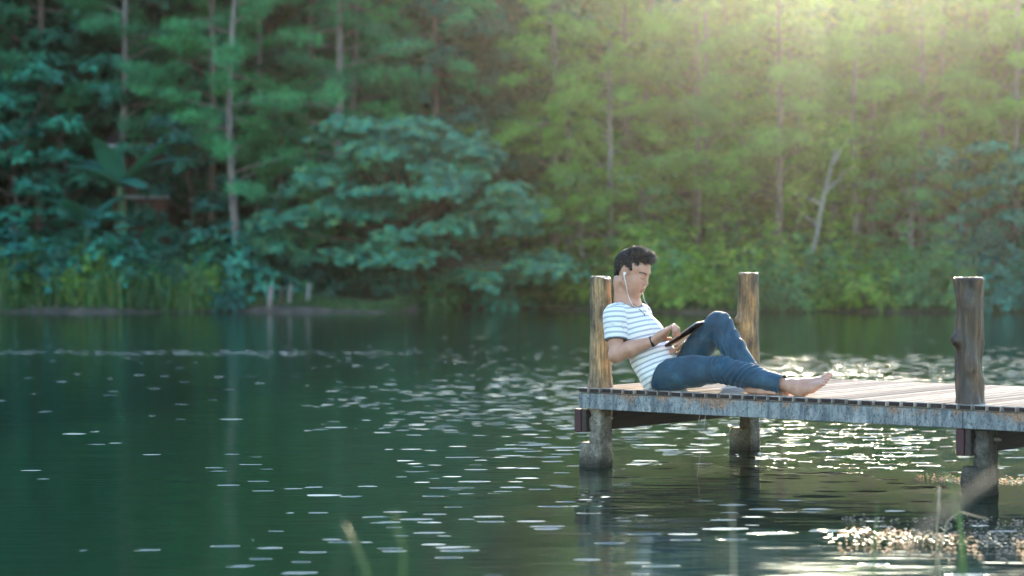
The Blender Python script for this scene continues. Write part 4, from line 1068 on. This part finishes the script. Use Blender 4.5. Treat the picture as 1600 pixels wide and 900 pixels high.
br_dark = [proto_broad(s, 7, 2.1, L_DARK, B_DARK, 22, 62, .19, .095, .06) for s in (11, 12, 13)]
br_teal = [proto_broad(s, 5, 1.6, L_TEAL, B_DARK, 18, 46, .17, .085, .06) for s in (14, 15)]
br_mid = [proto_broad(s, 5.5, 1.8, L_MID, B_GREY, 18, 50, .16, .075, .06) for s in (16, 17)]
br_yel = [proto_broad(s, 5.5, 1.8, L_YEL, B_GREY, 18, 50, .15, .065, .06) for s in (18, 19)]
bush_g = [proto_bush(s, .9, .9, L_MID) for s in (31, 32)]; bush_y = [proto_bush(s, .9, .9, L_YEL) for s in (33, 34)]; bush_t = [proto_bush(s, .9, .9, L_TEAL, 260, .16, .08) for s in (35, 36)]; bush_d = [proto_bush(s, 1.0, 1.0, L_DARK) for s in (37, 38)]
X_ = lambda px, Y: (px-800)/FPX*Y
# --- masses at the back: rows of dense trees
for row, (Y, sp, hm) in enumerate(((57.0, 1.6, .92), (59.3, 1.7, 1.05), (61.6, 1.7, 1.15), (64.2, 1.8, 1.2), (67.0, 2.0, 1.2))):
    x = -(950+20*row)/FPX*Y
    while x < 930/FPX*Y:
        px = 800+x/Y*FPX; left = px < 640
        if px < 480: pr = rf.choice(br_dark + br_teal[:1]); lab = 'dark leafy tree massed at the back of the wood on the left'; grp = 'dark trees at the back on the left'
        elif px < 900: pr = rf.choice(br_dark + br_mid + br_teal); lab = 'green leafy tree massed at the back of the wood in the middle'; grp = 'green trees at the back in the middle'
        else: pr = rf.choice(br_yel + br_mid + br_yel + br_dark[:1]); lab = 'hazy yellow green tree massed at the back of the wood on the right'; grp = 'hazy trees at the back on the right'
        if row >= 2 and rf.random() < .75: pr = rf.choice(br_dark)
        H = pr.crown.vertices and 7 if pr in br_dark else 5.5
        top = .142*Y + (2.0 if not left else 4.5) - (0 if px < 1500 else 0); z = float(ground(x, Y)); want = max(4.5, (top-z)*rf.uniform(.82, 1.0))
        s = want/H; s = min(s, 1.75)
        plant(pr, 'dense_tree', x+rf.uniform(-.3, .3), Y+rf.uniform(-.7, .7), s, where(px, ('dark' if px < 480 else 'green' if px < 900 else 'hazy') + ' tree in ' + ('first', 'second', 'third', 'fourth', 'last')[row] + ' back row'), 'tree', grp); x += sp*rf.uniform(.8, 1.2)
for side in (-1, 1):                     # the wood goes on past both edges of the picture
    for k in range(14):
        Y = 53.5+(k % 4)*2.6; x = side*(15.8+(k//2)*1.35)*1.0 + (side*Y-side*50)*.25; pr = rf.choice(br_dark+br_teal) if side < 0 else rf.choice(br_mid+br_yel); H = 7 if pr in br_dark else 5.5
        plant(pr, 'dense_tree', x, Y, min(1.7, max(4.5, .142*Y+1.6-float(ground(x, Y)))/H), 'tree in the %s row of the wood, %s one past the %s edge' % (('front', 'second', 'third', 'back')[k % 4], ('nearest', 'second', 'third', 'farthest')[k//4], 'left' if side < 0 else 'right'), 'tree', 'trees past the %s edge' % ('left' if side < 0 else 'right'))
# --- pines whose trunks show
def pine_at(px, Y, pr, s, label, tilt=0.0, zs=1.0, rz=None):
    return plant(pr, 'pine_tree', X_(px, Y), Y, s, label, 'tree', 'pines standing in front of the wood', rz, zs, None, ('trunk', 'crown'), (0, tilt))
PT = pine_tall; PS = pine_sun
pine_at(189, 53.5, PT[0], 1.0, 'tall grey pine above the banana leaves at the left', .01)
pine_at(60, 55.0, PT[1], 1.1, 'leftmost tall pine with its crown in the top left corner', -.06)
pine_at(330, 53.8, PT[1], 1.02, 'tall pine right of the banana plant with soft green boughs', -.01)
pine_at(383, 51.6, PT[2], .95, 'slender pine rising beside the grassy point', .02)
pine_at(404, 54.5, PT[0], .9, 'thin pale trunked pine just behind the slender one', 0)
pine_at(490, 54.6, PT[1], 1.0, 'pine with a thin trunk left of the thick trunked pair', .01)
pine_at(512, 53.5, PT[2], 1.06, 'thick trunked pine left of the big leafy tree', .005)
pine_at(545, 54.2, PT[0], .98, 'pine close to the right of the thick trunked pine', .045)
pine_at(678, 55.0, PT[1], 1.0, 'reddish pine trunk rising behind the big leafy tree', -.02)
pine_at(780, 56.0, PT[0], .9, 'pine in the dark gap between the leafy tree and the hazy side', .0)
pine_at(866, 53.2, PS[0], .98, 'straight reddish pine left above the reclining man', .0)
pine_at(972, 54.5, PS[1], .98, 'pine directly above the head of the reclining man', .0)
pine_at(1010, 55.6, PS[2], .95, 'pine just right above the head of the reclining man', .03)
pine_at(1110, 55.0, PS[0], .9, 'pine above the raised knee in pale haze', -.02)
pine_at(1213, 52.8, PS[1], .95, 'double trunked looking pine left of the white leaning tree', .01)
pine_at(1345, 53.4, PS[2], .95, 'straight pine right of the white leaning tree', .0)
pine_at(1360, 55.0, PS[0], .9, 'middle one of three close pines right of the white leaning tree', .0)
pine_at(1374, 56.0, PS[1], .9, 'rightmost of three close pines right of the white leaning tree', .01)
pine_at(1480, 54.5, PS[2], .92, 'pine above the dark right log post', -.01)
pine_at(1590, 54.0, PS[0], .95, 'pine at the right edge of the photo', .01)
for px, Y, s, lab in ((455, 51.2, .55, 'low leaning pine overhanging the small posts on the shore'), (440, 52.8, .72, 'low bushy pine left of the big leafy tree'), (240, 54.5, .8, 'low pine above the banana plant'), (640, 55.5, .95, 'low pine peeking over the big leafy tree')):
    plant(rf.choice(pine_low), 'pine_tree', X_(px, Y), Y, s, lab, 'tree', 'pines standing in front of the wood', None, 1, None, ('trunk', 'crown'), (0, .25 if px == 455 else .0))
for px, Y, s, lab in ((950, 52.6, .72, 'low sunny pine left of the log post behind the knees'), (1090, 53.2, .78, 'low sunny pine above the tablet and the knee'), (1440, 53.6, .75, 'low sunny pine left of the right log post'), (890, 52.8, .62, 'low sunny pine right of the big leafy tree')):
    plant(rf.choice(pine_sun), 'pine_tree', X_(px, Y), Y, s, lab, 'tree', 'pines standing in front of the wood')
# --- broadleaf trees in front of them
def proto_big():
    rg = np.random.default_rng(77); mb = MB(); parts = []
    limb(mb, (.3, .2, -.3), (.1, .1, 2.6), .20, .10, rg, 0, 6, 9)
    lob = []
    for i in range(84):
        u = rg.random(); x = -1+2*((i*.618) % 1); z = ((i*.4142+.13) % 1)
        # outline of the crown: wide skirt hanging low on the right, top left of the middle
        w = 3.5*(1-.62*z**1.5); c = np.array([x*w + .75*(1-z)-.35, rg.uniform(-1.1, 1.1)*(1-.3*z)-.5, .75+4.1*z - .55*(1-z)*(x > .3)*x + .35*(x < -.4)*(1-z)])
        lob.append(c); limb(mb, (.1, .1, 1.2+1.2*z), c, .055, .012, rg, -.12, 4, 5)
        n = int(rg.uniform(30, 80)); d = rg.normal(size=(n, 3)); d[:, 2] = np.abs(d[:, 2])*.8-.3; d /= np.linalg.norm(d, axis=1)[:, None]
        p = c + d*np.array([.75, .7, .42])*rg.uniform(.6, 1.1)*rg.uniform(.4, 1.15, (n, 1)); parts.append(whorls(p, d*.5+np.array([0, -.35, .7]), 7, .17, .085, rg, .35))
    V, F = join(parts); V[:, 2] = np.maximum(V[:, 2], .12); return Proto(mk_mesh('trunk', mb, B_DARK), fast_mesh('crown', V, F, L_BIG), B_DARK, L_BIG)
L_BIG = mat_leaf('glossy_hanging_leaves', (.026, .165, .105), (.075, .350, .235), .25, .36, (.24, .36, .11))
plant(proto_big(), 'broadleaf_tree', X_(642, 51.4), 51.4, 1.10, 'big broadleaf tree hanging low over the water in the middle of the far bank', 'tree', None, 0.0, .84, .1)
def bl(px, Y, pr, s, lab, zs=1): plant(pr, 'broadleaf_tree', X_(px, Y), Y, s, lab, 'tree', 'broadleaf trees along the bank', None, zs)
bl(30, 52.5, br_teal[0], 1.15, 'dark leafy tree at the left edge behind the tall grass'); bl(110, 53.6, br_teal[1], 1.2, 'dark leafy tree left of the banana plant'); bl(305, 52.2, br_teal[0], .92, 'round bluish tree right of the banana plant'); bl(20, 55, br_dark[0], 1.2, 'taller dark tree behind the one at the left edge')
bl(250, 55.5, br_dark[1], 1.05, 'dark tree behind the small hut'); bl(800, 52.6, br_mid[1], .62, 'rounded green tree filling in right of the big leafy tree'); bl(760, 55.3, br_teal[1], 1.15, 'bluish tree in the gap right of the big leafy tree'); bl(720, 56.2, br_dark[2], 1.2, 'dark tall tree above the big leafy tree'); bl(905, 52.4, br_mid[0], .62, 'small green tree behind the left log post')
bl(1010, 52.6, br_mid[1], .62, 'green tree behind the head and shoulders of the man'); bl(1130, 52.2, br_yel[0], .50, 'small yellowish tree behind the raised knee'); bl(1300, 53.2, br_yel[1], .62, 'yellow green tree right of the white leaning trunk'); bl(1420, 52.0, br_mid[0], .66, 'bright green tree left of the right log post'); bl(1500, 52.4, br_teal[1], .72, 'bluish tree behind the right log post'); bl(1580, 51.6, br_teal[0], .80, 'dark bluish tree at the right edge by the water')
# white leaning tree
mb = MB(); rg = np.random.default_rng(3); b0 = at(1262, 418, 51.6); b1 = at(1284, 320, 51.7); b2 = at(1306, 232, 51.8); zg = float(ground(b0.x, 51.6)); base = Vector((b0.x-.05, 51.6, zg))
mb.tube([Vector((0, 0, -.2)), b0-base, (b0+b1)/2-base+Vector((.05, 0, 0)), b1-base, b2-base], [.062, .055, .048, .04, .025], 9)
for a, q in (((1284, 320), (1245, 300)), ((1290, 300), (1330, 262)), ((1276, 352), (1250, 330)), ((1298, 260), (1330, 215))): limb(mb, at(*a, 51.7)-base, at(*q, 51.8)-base, .035, .01, rg, .1, 4, 5)
rg2 = np.random.default_rng(8); cc = np.array([tuple(at(px, py, 51.8)-base) for px, py in ((1245, 298), (1330, 260), (1308, 228), (1330, 212), (1290, 215), (1250, 328))]); pts = (cc[:, None] + rg2.normal(size=(6, 22, 3))*.22).reshape(-1, 3)
V, F = whorls(pts, rg2.normal(size=pts.shape)+np.array([0, 0, 1]), 4, .12, .05, rg2)
plant(Proto(mk_mesh('trunk', mb, B_PALE), fast_mesh('crown', V, F, L_YEL), None, None), 'leaning_tree', base.x, base.y, 1, 'bare white trunked tree leaning right on the far bank', 'tree', None, 0, 1, zg)
# --- shrubs along the bank
x = -13.4; k = 0
while x < 13.4:
    s0 = float(shore(x)); px = 800+x/50*FPX
    for dd in (rf.uniform(.15, .6), rf.uniform(1.6, 2.6), rf.uniform(3.0, 4.2)):
        if 395 < px < 640 and dd < 2.4: continue
        if px < 395 and dd < 1.6: continue
        pr = rf.choice(bush_d+bush_t if px < 420 else bush_d if px < 620 else bush_t+bush_g if px < 880 else bush_y+bush_g+bush_y if px < 1330 else bush_g+bush_g+bush_y if px < 1480 else bush_t+bush_d)
        lab, grp = (('dark low shrub under the trees on the left bank', 'dark shrubs under the left trees') if px < 620 else ('green shrub on the bank in the middle', 'green shrubs on the middle bank') if px < 880 else ('sunny yellow green shrub on the right bank', 'sunny shrubs on the right bank'))
        sc = rf.uniform(.8, 1.2) * (1.0 if dd < 1.5 else 1.35)
        xx = x+rf.uniform(-.3, .3); lab = where(800+xx/(s0+dd)*FPX, ('dark' if px < 620 else 'green' if px < 880 else 'yellow green') + ' shrub ' + ('at the waterline' if dd < 1.3 else 'midway up the bank' if dd < 2.8 else 'high on the bank'))
        plant(pr, 'shrub', xx, s0+dd, sc, lab, 'shrub', grp, None, rf.uniform(.9, 1.35), None, ('stem', 'foliage'))
    x += rf.uniform(.75, 1.1)
for px, py, Y, s, lab, pr in ((290, 0, 49.3, .95, 'bright green bush on the grassy point', bush_g[0]), (355, 0, 48.9, .55, 'round dark green bush at the tip of the grassy point', bush_t[0]), (335, 0, 49.6, .9, 'light green bush behind the tip of the grassy point', bush_y[0])):
    plant(pr, 'shrub', X_(px, Y), Y, s, lab, 'shrub', None, None, 1.2, None, ('stem', 'foliage'))
for i, (px, dy, sc) in enumerate(((12, .9, .7), (60, 1.6, .9), (105, .8, .6), (150, 1.4, .85), (205, .9, .6), (245, 1.7, .8), (320, 1.2, .8), (30, 2.3, 1.0), (90, 2.6, .9), (175, 2.4, .9), (-20, 1.2, .9), (40, .7, .6), (80, 2.0, 1.0), (125, 1.9, 1.0), (225, .6, .55), (280, .8, .7), (190, 1.5, .9), (300, 2.0, .9), (140, .6, .6))):
    x = X_(px, 49.5); plant((bush_g+bush_y+bush_d+bush_g)[i % 8], 'shrub', x, float(shore(x))+dy, sc, where(px, 'leafy bush growing in the tall grass'), 'shrub', 'bushes in the tall grass', None, 1.4, None, ('stem', 'foliage'))
# --- tall grass (stuff)
def grass(name, spots, hmin, hmax, mat, seed, label=None):
    rg = np.random.default_rng(seed); n = len(spots); x, y = spots[:, 0], spots[:, 1]; z = ground(x, y); h = rg.uniform(hmin, hmax, n)*(.72+.38*np.sin(x*1.7+y*2.1)*np.sin(x*.8-y*1.3+1)+.15*np.sin(x*5+y*4)); a = rg.uniform(0, 6.28, n); ln_ = rg.uniform(.05, .45, n)*h; w = rg.uniform(.012, .03, n)
    dx, dy = np.cos(a), np.sin(a); V = np.zeros((n, 6, 3)); fa = rg.uniform(0, 6.28, n)
    for i, (u, ww) in enumerate(((0, 1), (.55, .9), (1, .12))):
        cx = x+dx*ln_*u*u; cy_ = y+dy*ln_*u*u; cz = z-.03+h*(u-.25*u*u*(ln_/h))
        V[:, 2*i] = np.stack([cx-np.cos(fa)*w*ww, cy_-np.sin(fa)*w*ww, cz], 1); V[:, 2*i+1] = np.stack([cx+np.cos(fa)*w*ww, cy_+np.sin(fa)*w*ww, cz], 1)
    b = np.arange(n)*6; F = np.concatenate([np.stack([b, b+1, b+3, b+2], 1), np.stack([b+2, b+3, b+5, b+4], 1)])
    o = bpy.data.objects.new(name, fast_mesh(name, V.reshape(-1, 3), F, mat)); COL.objects.link(o); return tag(o, label, 'grass', None, 'stuff')
rg = np.random.default_rng(9); n = 17000; gx = rg.uniform(-14, -4.6, n); gy = shore(gx)+.1+rg.uniform(0, 1, n)**.8*3.4
k1 = gx < -5.6; hh = 1
grass('tall_grass', np.stack([gx, gy], 1)[(gx < -7.4)], .45, 1.3, L_GRASS, 1, 'tall wild grass covering the left bank')
grass('short_grass', np.stack([gx, gy], 1)[(gx >= -7.6) & (gx < -5.75)], .2, .7, L_GRASS, 2, 'shorter grass at the tip of the left bank')
n = 6000; gx = rg.uniform(-6.1, -2.0, n); gy = shore(gx)+.25+rg.uniform(0, 1, n)**1.5*1.2; grass('low_grass', np.stack([gx, gy], 1), .08, .3, L_GRASS, 3, 'thin low grass behind the bare shore')
n = 6000; gx = rg.uniform(.5, 14.5, n); gy = shore(gx)+.0+rg.uniform(0, 1, n)**1.3*2.0; grass('reed_grass', np.stack([gx, gy], 1), .2, .75, L_GRASS, 4, 'sunlit reedy grass along the right bank')
# --- banana plant
def banana(px, Y, s, label, seed):
    rg = random.Random(seed); x = X_(px, Y); z = float(ground(x, Y)); t = empty('banana_plant', (x, Y, z), label, 'plant', 'banana plants'); mb = MB(); mb.tube([(x, Y, z-.2), (x+.05, Y, z+1.1*s), (x, Y, z+2.0*s)], [.13*s, .10*s, .06*s], 9); mb.obj('stem', B_GREEN, t, True)
    for i in range(8):
        a = i*.85+rg.uniform(-.2, .2); L = rg.uniform(1.3, 2.0)*s; el = rg.uniform(.5, 1.25); V = []; M = 14
        for k in range(M+1):
            u = k/M; r = L*u*math.cos(el*(1-.25*u)); h = L*u*math.sin(el) - L*.75*u*u*.9*(1.1-el*.5); w = .27*s*math.sin(math.pi*min(1, u*.93+.07))**.6*(.15+.85*min(1, u*4)); c = Vector((x+r*math.cos(a), Y+r*math.sin(a), z+2.0*s+h)); sd_ = Vector((-math.sin(a), math.cos(a), 0))
            j = 1+.1*math.sin(k*2.3+i)
            V += [c-sd_*w*j+Vector((0, 0, -w*.35)), c, c+sd_*w*j+Vector((0, 0, -w*.35))]
        F = [(k*3+q, (k+1)*3+q, (k+1)*3+q+1, k*3+q+1) for k in range(M) for q in (0, 1)]; mesh_obj('leaf', V, F, L_BAN, t, True)
L_BAN = mat_leaf('banana_leaf', (.015, .10, .085), (.03, .16, .13), .3, .35); B_GREEN = mat_bark('green_stem', (.05, .10, .05), (.12, .18, .09))
banana(188, 51.4, 1.3, 'big banana plant with long arching leaves on the left bank', 1); banana(135, 50.6, .9, 'smaller banana plant low at the left of the big one', 2); banana(228, 50.6, .62, 'small banana plant low at the right of the big one', 5)
# --- hut
hx, hy = X_(222, 53.8), 53.8; hz = float(ground(hx, hy)); hut = empty('hut', (hx, hy, hz), 'small reddish hut with pale eaves half hidden behind the banana leaves', 'hut'); M_HW = simple('reddish_boards', (.11, .045, .04), .8); M_PALE = simple('pale_weathered_edge', (.30, .31, .34), .7); M_ROOF = simple('rusty_sheet_roof', (.09, .06, .06), .6)
def box_w(mb, x0, x1, y0, y1, z0, z1, m=0): mb.add([(x, y, z) for z in (z0, z1) for y in (y0, y1) for x in (x0, x1)], [(0, 2, 3, 1), (4, 5, 7, 6), (0, 1, 5, 4), (2, 6, 7, 3), (0, 4, 6, 2), (1, 3, 7, 5)], m)
zt = HC+(HOR-225)/FPX*hy
mb = MB(); box_w(mb, hx-.75, hx+.65, hy, hy+1.6, hz-.3, zt-.12); mb.obj('wall', M_HW, hut)
mb = MB()
for q in range(5): box_w(mb, hx-.7+.32*q, hx-.66+.32*q, hy-.04, hy-.003, hz, zt-.14)
mb.obj('batten', M_DARK, hut)
mb = MB(); mb.add([(hx-.95, hy-.4, zt-.12), (hx+.85, hy-.4, zt-.12), (hx+.85, hy+1.0, zt+.42), (hx-.95, hy+1.0, zt+.42), (hx-.95, hy-.4, zt-.08), (hx+.85, hy-.4, zt-.08), (hx+.85, hy+1.0, zt+.46), (hx-.95, hy+1.0, zt+.46)], [(0, 3, 2, 1), (4, 5, 6, 7), (0, 1, 5, 4), (2, 3, 7, 6), (0, 4, 7, 3), (1, 2, 6, 5)]); rfo = mb.obj('roof', M_ROOF, hut)
mb = MB(); box_w(mb, hx-.96, hx+.86, hy-.44, hy-.405, zt-.16, zt-.04); mb.obj('eave_board', M_PALE, hut)
mb = MB(); zr = HC+(HOR-308)/FPX*hy; box_w(mb, hx-.5, hx+.8, hy-.5, hy-.46, zr-.05, zr+.03); [box_w(mb, hx-.45+.2*q, hx-.43+.2*q, hy-.49, hy-.465, zr-.45, zr-.052) for q in range(0)]; mb.obj('railing', M_PALE, hut)
# --- stakes on the shore and a stump
for px, t_, b_, w, mt, lab in ((422, 447, 482, .07, B_GREY, 'stubby yellowish post, leftmost of four at the shore'), (440, 449, 476, .05, B_DARK, 'thin dark post second from left of four at the shore'), (453, 445, 478, .06, B_POST, 'thin pale post third from left of four at the shore'), (481.5, 443, 481, .06, B_POST, 'tallest pale post, rightmost of four at the shore')):
    Y = 48.75 if px < 470 else 48.7; x = X_(px, Y); mb = MB(); z1 = HC-(t_-HOR)/FPX*Y; zb = HC-(b_-HOR)/FPX*Y
    mb.tube([(x-.02, Y, min(zb, float(ground(x, Y)))-.2), (x, Y, (z1+zb)/2), (x+.02, Y, z1-.03), (x+.02, Y, z1)], [w, w*.95, w*.9, w*.6], 9); tag(mb.obj('stake', mt, None, True), lab, 'post', 'posts standing at the far shore')
mb = MB(); x = X_(691, 51.3); mb.tube([(x, 51.3, -.6), (x+.03, 51.3, .15), (x-.02, 51.3, .42)], [.11, .09, .06], 8); tag(mb.obj('stump', B_RED, None, True), 'short reddish stump standing in the water under the big tree', 'stump')
# --- stalks close to the camera
def stalk(pts, r, mat, lab, name='reed', blade=None, grp='reeds close to the camera'):
    mb = MB(); mb.tube([at(px, py, Y) for px, py, Y in pts], r, 5, 0, True); root = mb.obj('%s' % name, mat, None, True); tag(root, lab, 'reed', grp); return root
M_STRAW = simple('dry_straw', (.34, .27, .17), .7); M_GBL = simple('green_blade', (.10, .18, .035), .5)
def foot_pt(px, Y): return (px, HOR+(HC+.05)*FPX/Y, Y)
stalk([foot_pt(1461, 6.6), (1463, 850, 6.6), (1466, 800, 6.6), (1468, 762, 6.6)], [.003, .003, .0028, .004, .0045], M_STRAW, 'upright dry reed left of the right pile')
stalk([foot_pt(1475, 6.5), (1466, 870, 6.5), (1480, 815, 6.5), (1500, 800, 6.5), (1545, 812, 6.5)], [.003, .0028, .002, .0015], M_STRAW, 'bent dry reed bowing right beside the upright one')
stalk([foot_pt(1515, 5.2), (1505, 850, 5.2), (1488, 765, 5.2), (1463, 705, 5.2)], [.004, .004, .003, .001], M_GBL, 'green blade leaning left in front of the right pile')
stalk([foot_pt(1500, 5.4), (1500, 860, 5.4), (1503, 770, 5.4)], [.003, .0028, .001], M_GBL, 'upright green blade in front of the right pile')
stalk([foot_pt(1365, 5.6), (1366, 860, 5.6), (1372, 780, 5.6)], [.003, .0025, .001], M_GBL, 'thin green stalk left of the dry reeds')
stalk([foot_pt(1150, 4.2), (1146, 860, 4.2), (1143, 785, 4.2)], [.0028, .0025, .001], M_STRAW, 'lone blurred stalk below the far pile')
stalk([foot_pt(590, 3.6), (572, 890, 3.6), (540, 820, 3.6)], [.0025, .002, .001], M_GBL, 'faint blurred blade leaning left at the bottom of the photo')
stalk([foot_pt(622, 3.6), (630, 860, 3.6), (615, 800, 3.6)], [.0025, .002, .001], M_GBL, 'faint blurred blade bending at the bottom of the photo')
stalk([(1330, 1100, 2.6), (1440, 830, 2.6), (1520, 770, 2.6), (1565, 735, 2.6)], [.004, .006, .005, .002], simple('brown_straw', (.16, .12, .08), .8), 'broad blurred straw close to the lens at the right')
# --- pale petals and leaf bits floating at the lower right
def floating_bits():
    rg = np.random.default_rng(12); P = []
    while len(P) < 750:
        if rg.random() < .82:
            px = 1600-290*rg.random()**1.3; c = rg.choice([812, 830, 836, 850, 862]) + (px-1330)*rg.choice([.02, .05]); py = c + rg.normal()*3.2
        else: px = rg.uniform(1430, 1640); py = 750+rg.normal()*3+(px-1500)*.02
        Y = HC*FPX/(py-HOR); P.append(((px-800)/FPX*Y, Y, .004))
    P = np.array(P); n = len(P); a = rg.uniform(0, 6.28, n); r = rg.uniform(.003, .0075, n); V = np.zeros((n, 5, 3))
    for k in range(4):
        t = a+k*1.5708; V[:, k] = P + np.stack([np.cos(t)*r*(1.3 if k % 2 else .8), np.sin(t)*r*(1.3 if k % 2 else .8), rg.uniform(0, .006, n)], 1)
    V[:, 4] = P + np.array([0, 0, -.002]); b = np.arange(n)*5; F = np.concatenate([np.stack([b+k, b+(k+1) % 4, b+4], 1) for k in range(4)])
    m = mat_leaf('pale_petals', (.40, .30, .24), (.62, .50, .42), .0, .45); m.node_tree.nodes['Mix Shader'].inputs[0].default_value = .45; [setattr(q.inputs[7], 'default_value', (1, .92, .86, 1)) for q in m.node_tree.nodes if q.bl_idname == 'ShaderNodeMix' and not q.inputs[7].is_linked]; o = bpy.data.objects.new('floating_petals', fast_mesh('floating_petals', V.reshape(-1, 3), F, m)); COL.objects.link(o); tag(o, 'pale petals and leaf bits floating at the lower right', 'petals', None, 'stuff')
floating_bits()
# --- thin line hanging from the pier
a = tnz(*J(1103, 640, -.004)); mb = MB(); mb.tube([a, at(1098, 690, a.y), at(1092, 725, a.y), at(1088, 748, a.y)-Vector((0, 0, .02))], .0012, 4); tag(mb.obj('fishing_line', M_STRAW, None, True), 'thin pale line hanging from the blue beam into the water', 'line')
mb = MB(); mb.tube([tnz(*J(1094, 648, -.004)), at(1089, 668, a.y)], .0012, 4); tag(mb.obj('fishing_line', M_STRAW, None, True), 'short loose line end beside the long hanging line', 'line')
# ------------------------------------------------------------------ haze
def haze(dens, aniso, col):
    V = [(x, y, z) for z in (-3.2, 27) for y in (-30, 125) for x in (-70, 70)]
    F = [(0, 2, 3, 1), (4, 5, 7, 6), (0, 1, 5, 4), (2, 6, 7, 3), (0, 4, 6, 2), (1, 3, 7, 5)]
    m = bpy.data.materials.new('haze'); m.use_nodes = True; n = m.node_tree.nodes; n.remove(n['Principled BSDF']); v = n.new('ShaderNodeVolumePrincipled')
    v.inputs['Color'].default_value = (*col, 1); v.inputs['Density'].default_value = dens; v.inputs['Anisotropy'].default_value = aniso
    m.node_tree.links.new(v.outputs[0], n['Material Output'].inputs['Volume'])
    tag(mesh_obj('haze', V, F, m, smooth=False), kind='stuff', label='thin sunlit haze over the lake', cat='haze')
haze(.00025, .95, (.95, .97, .95))
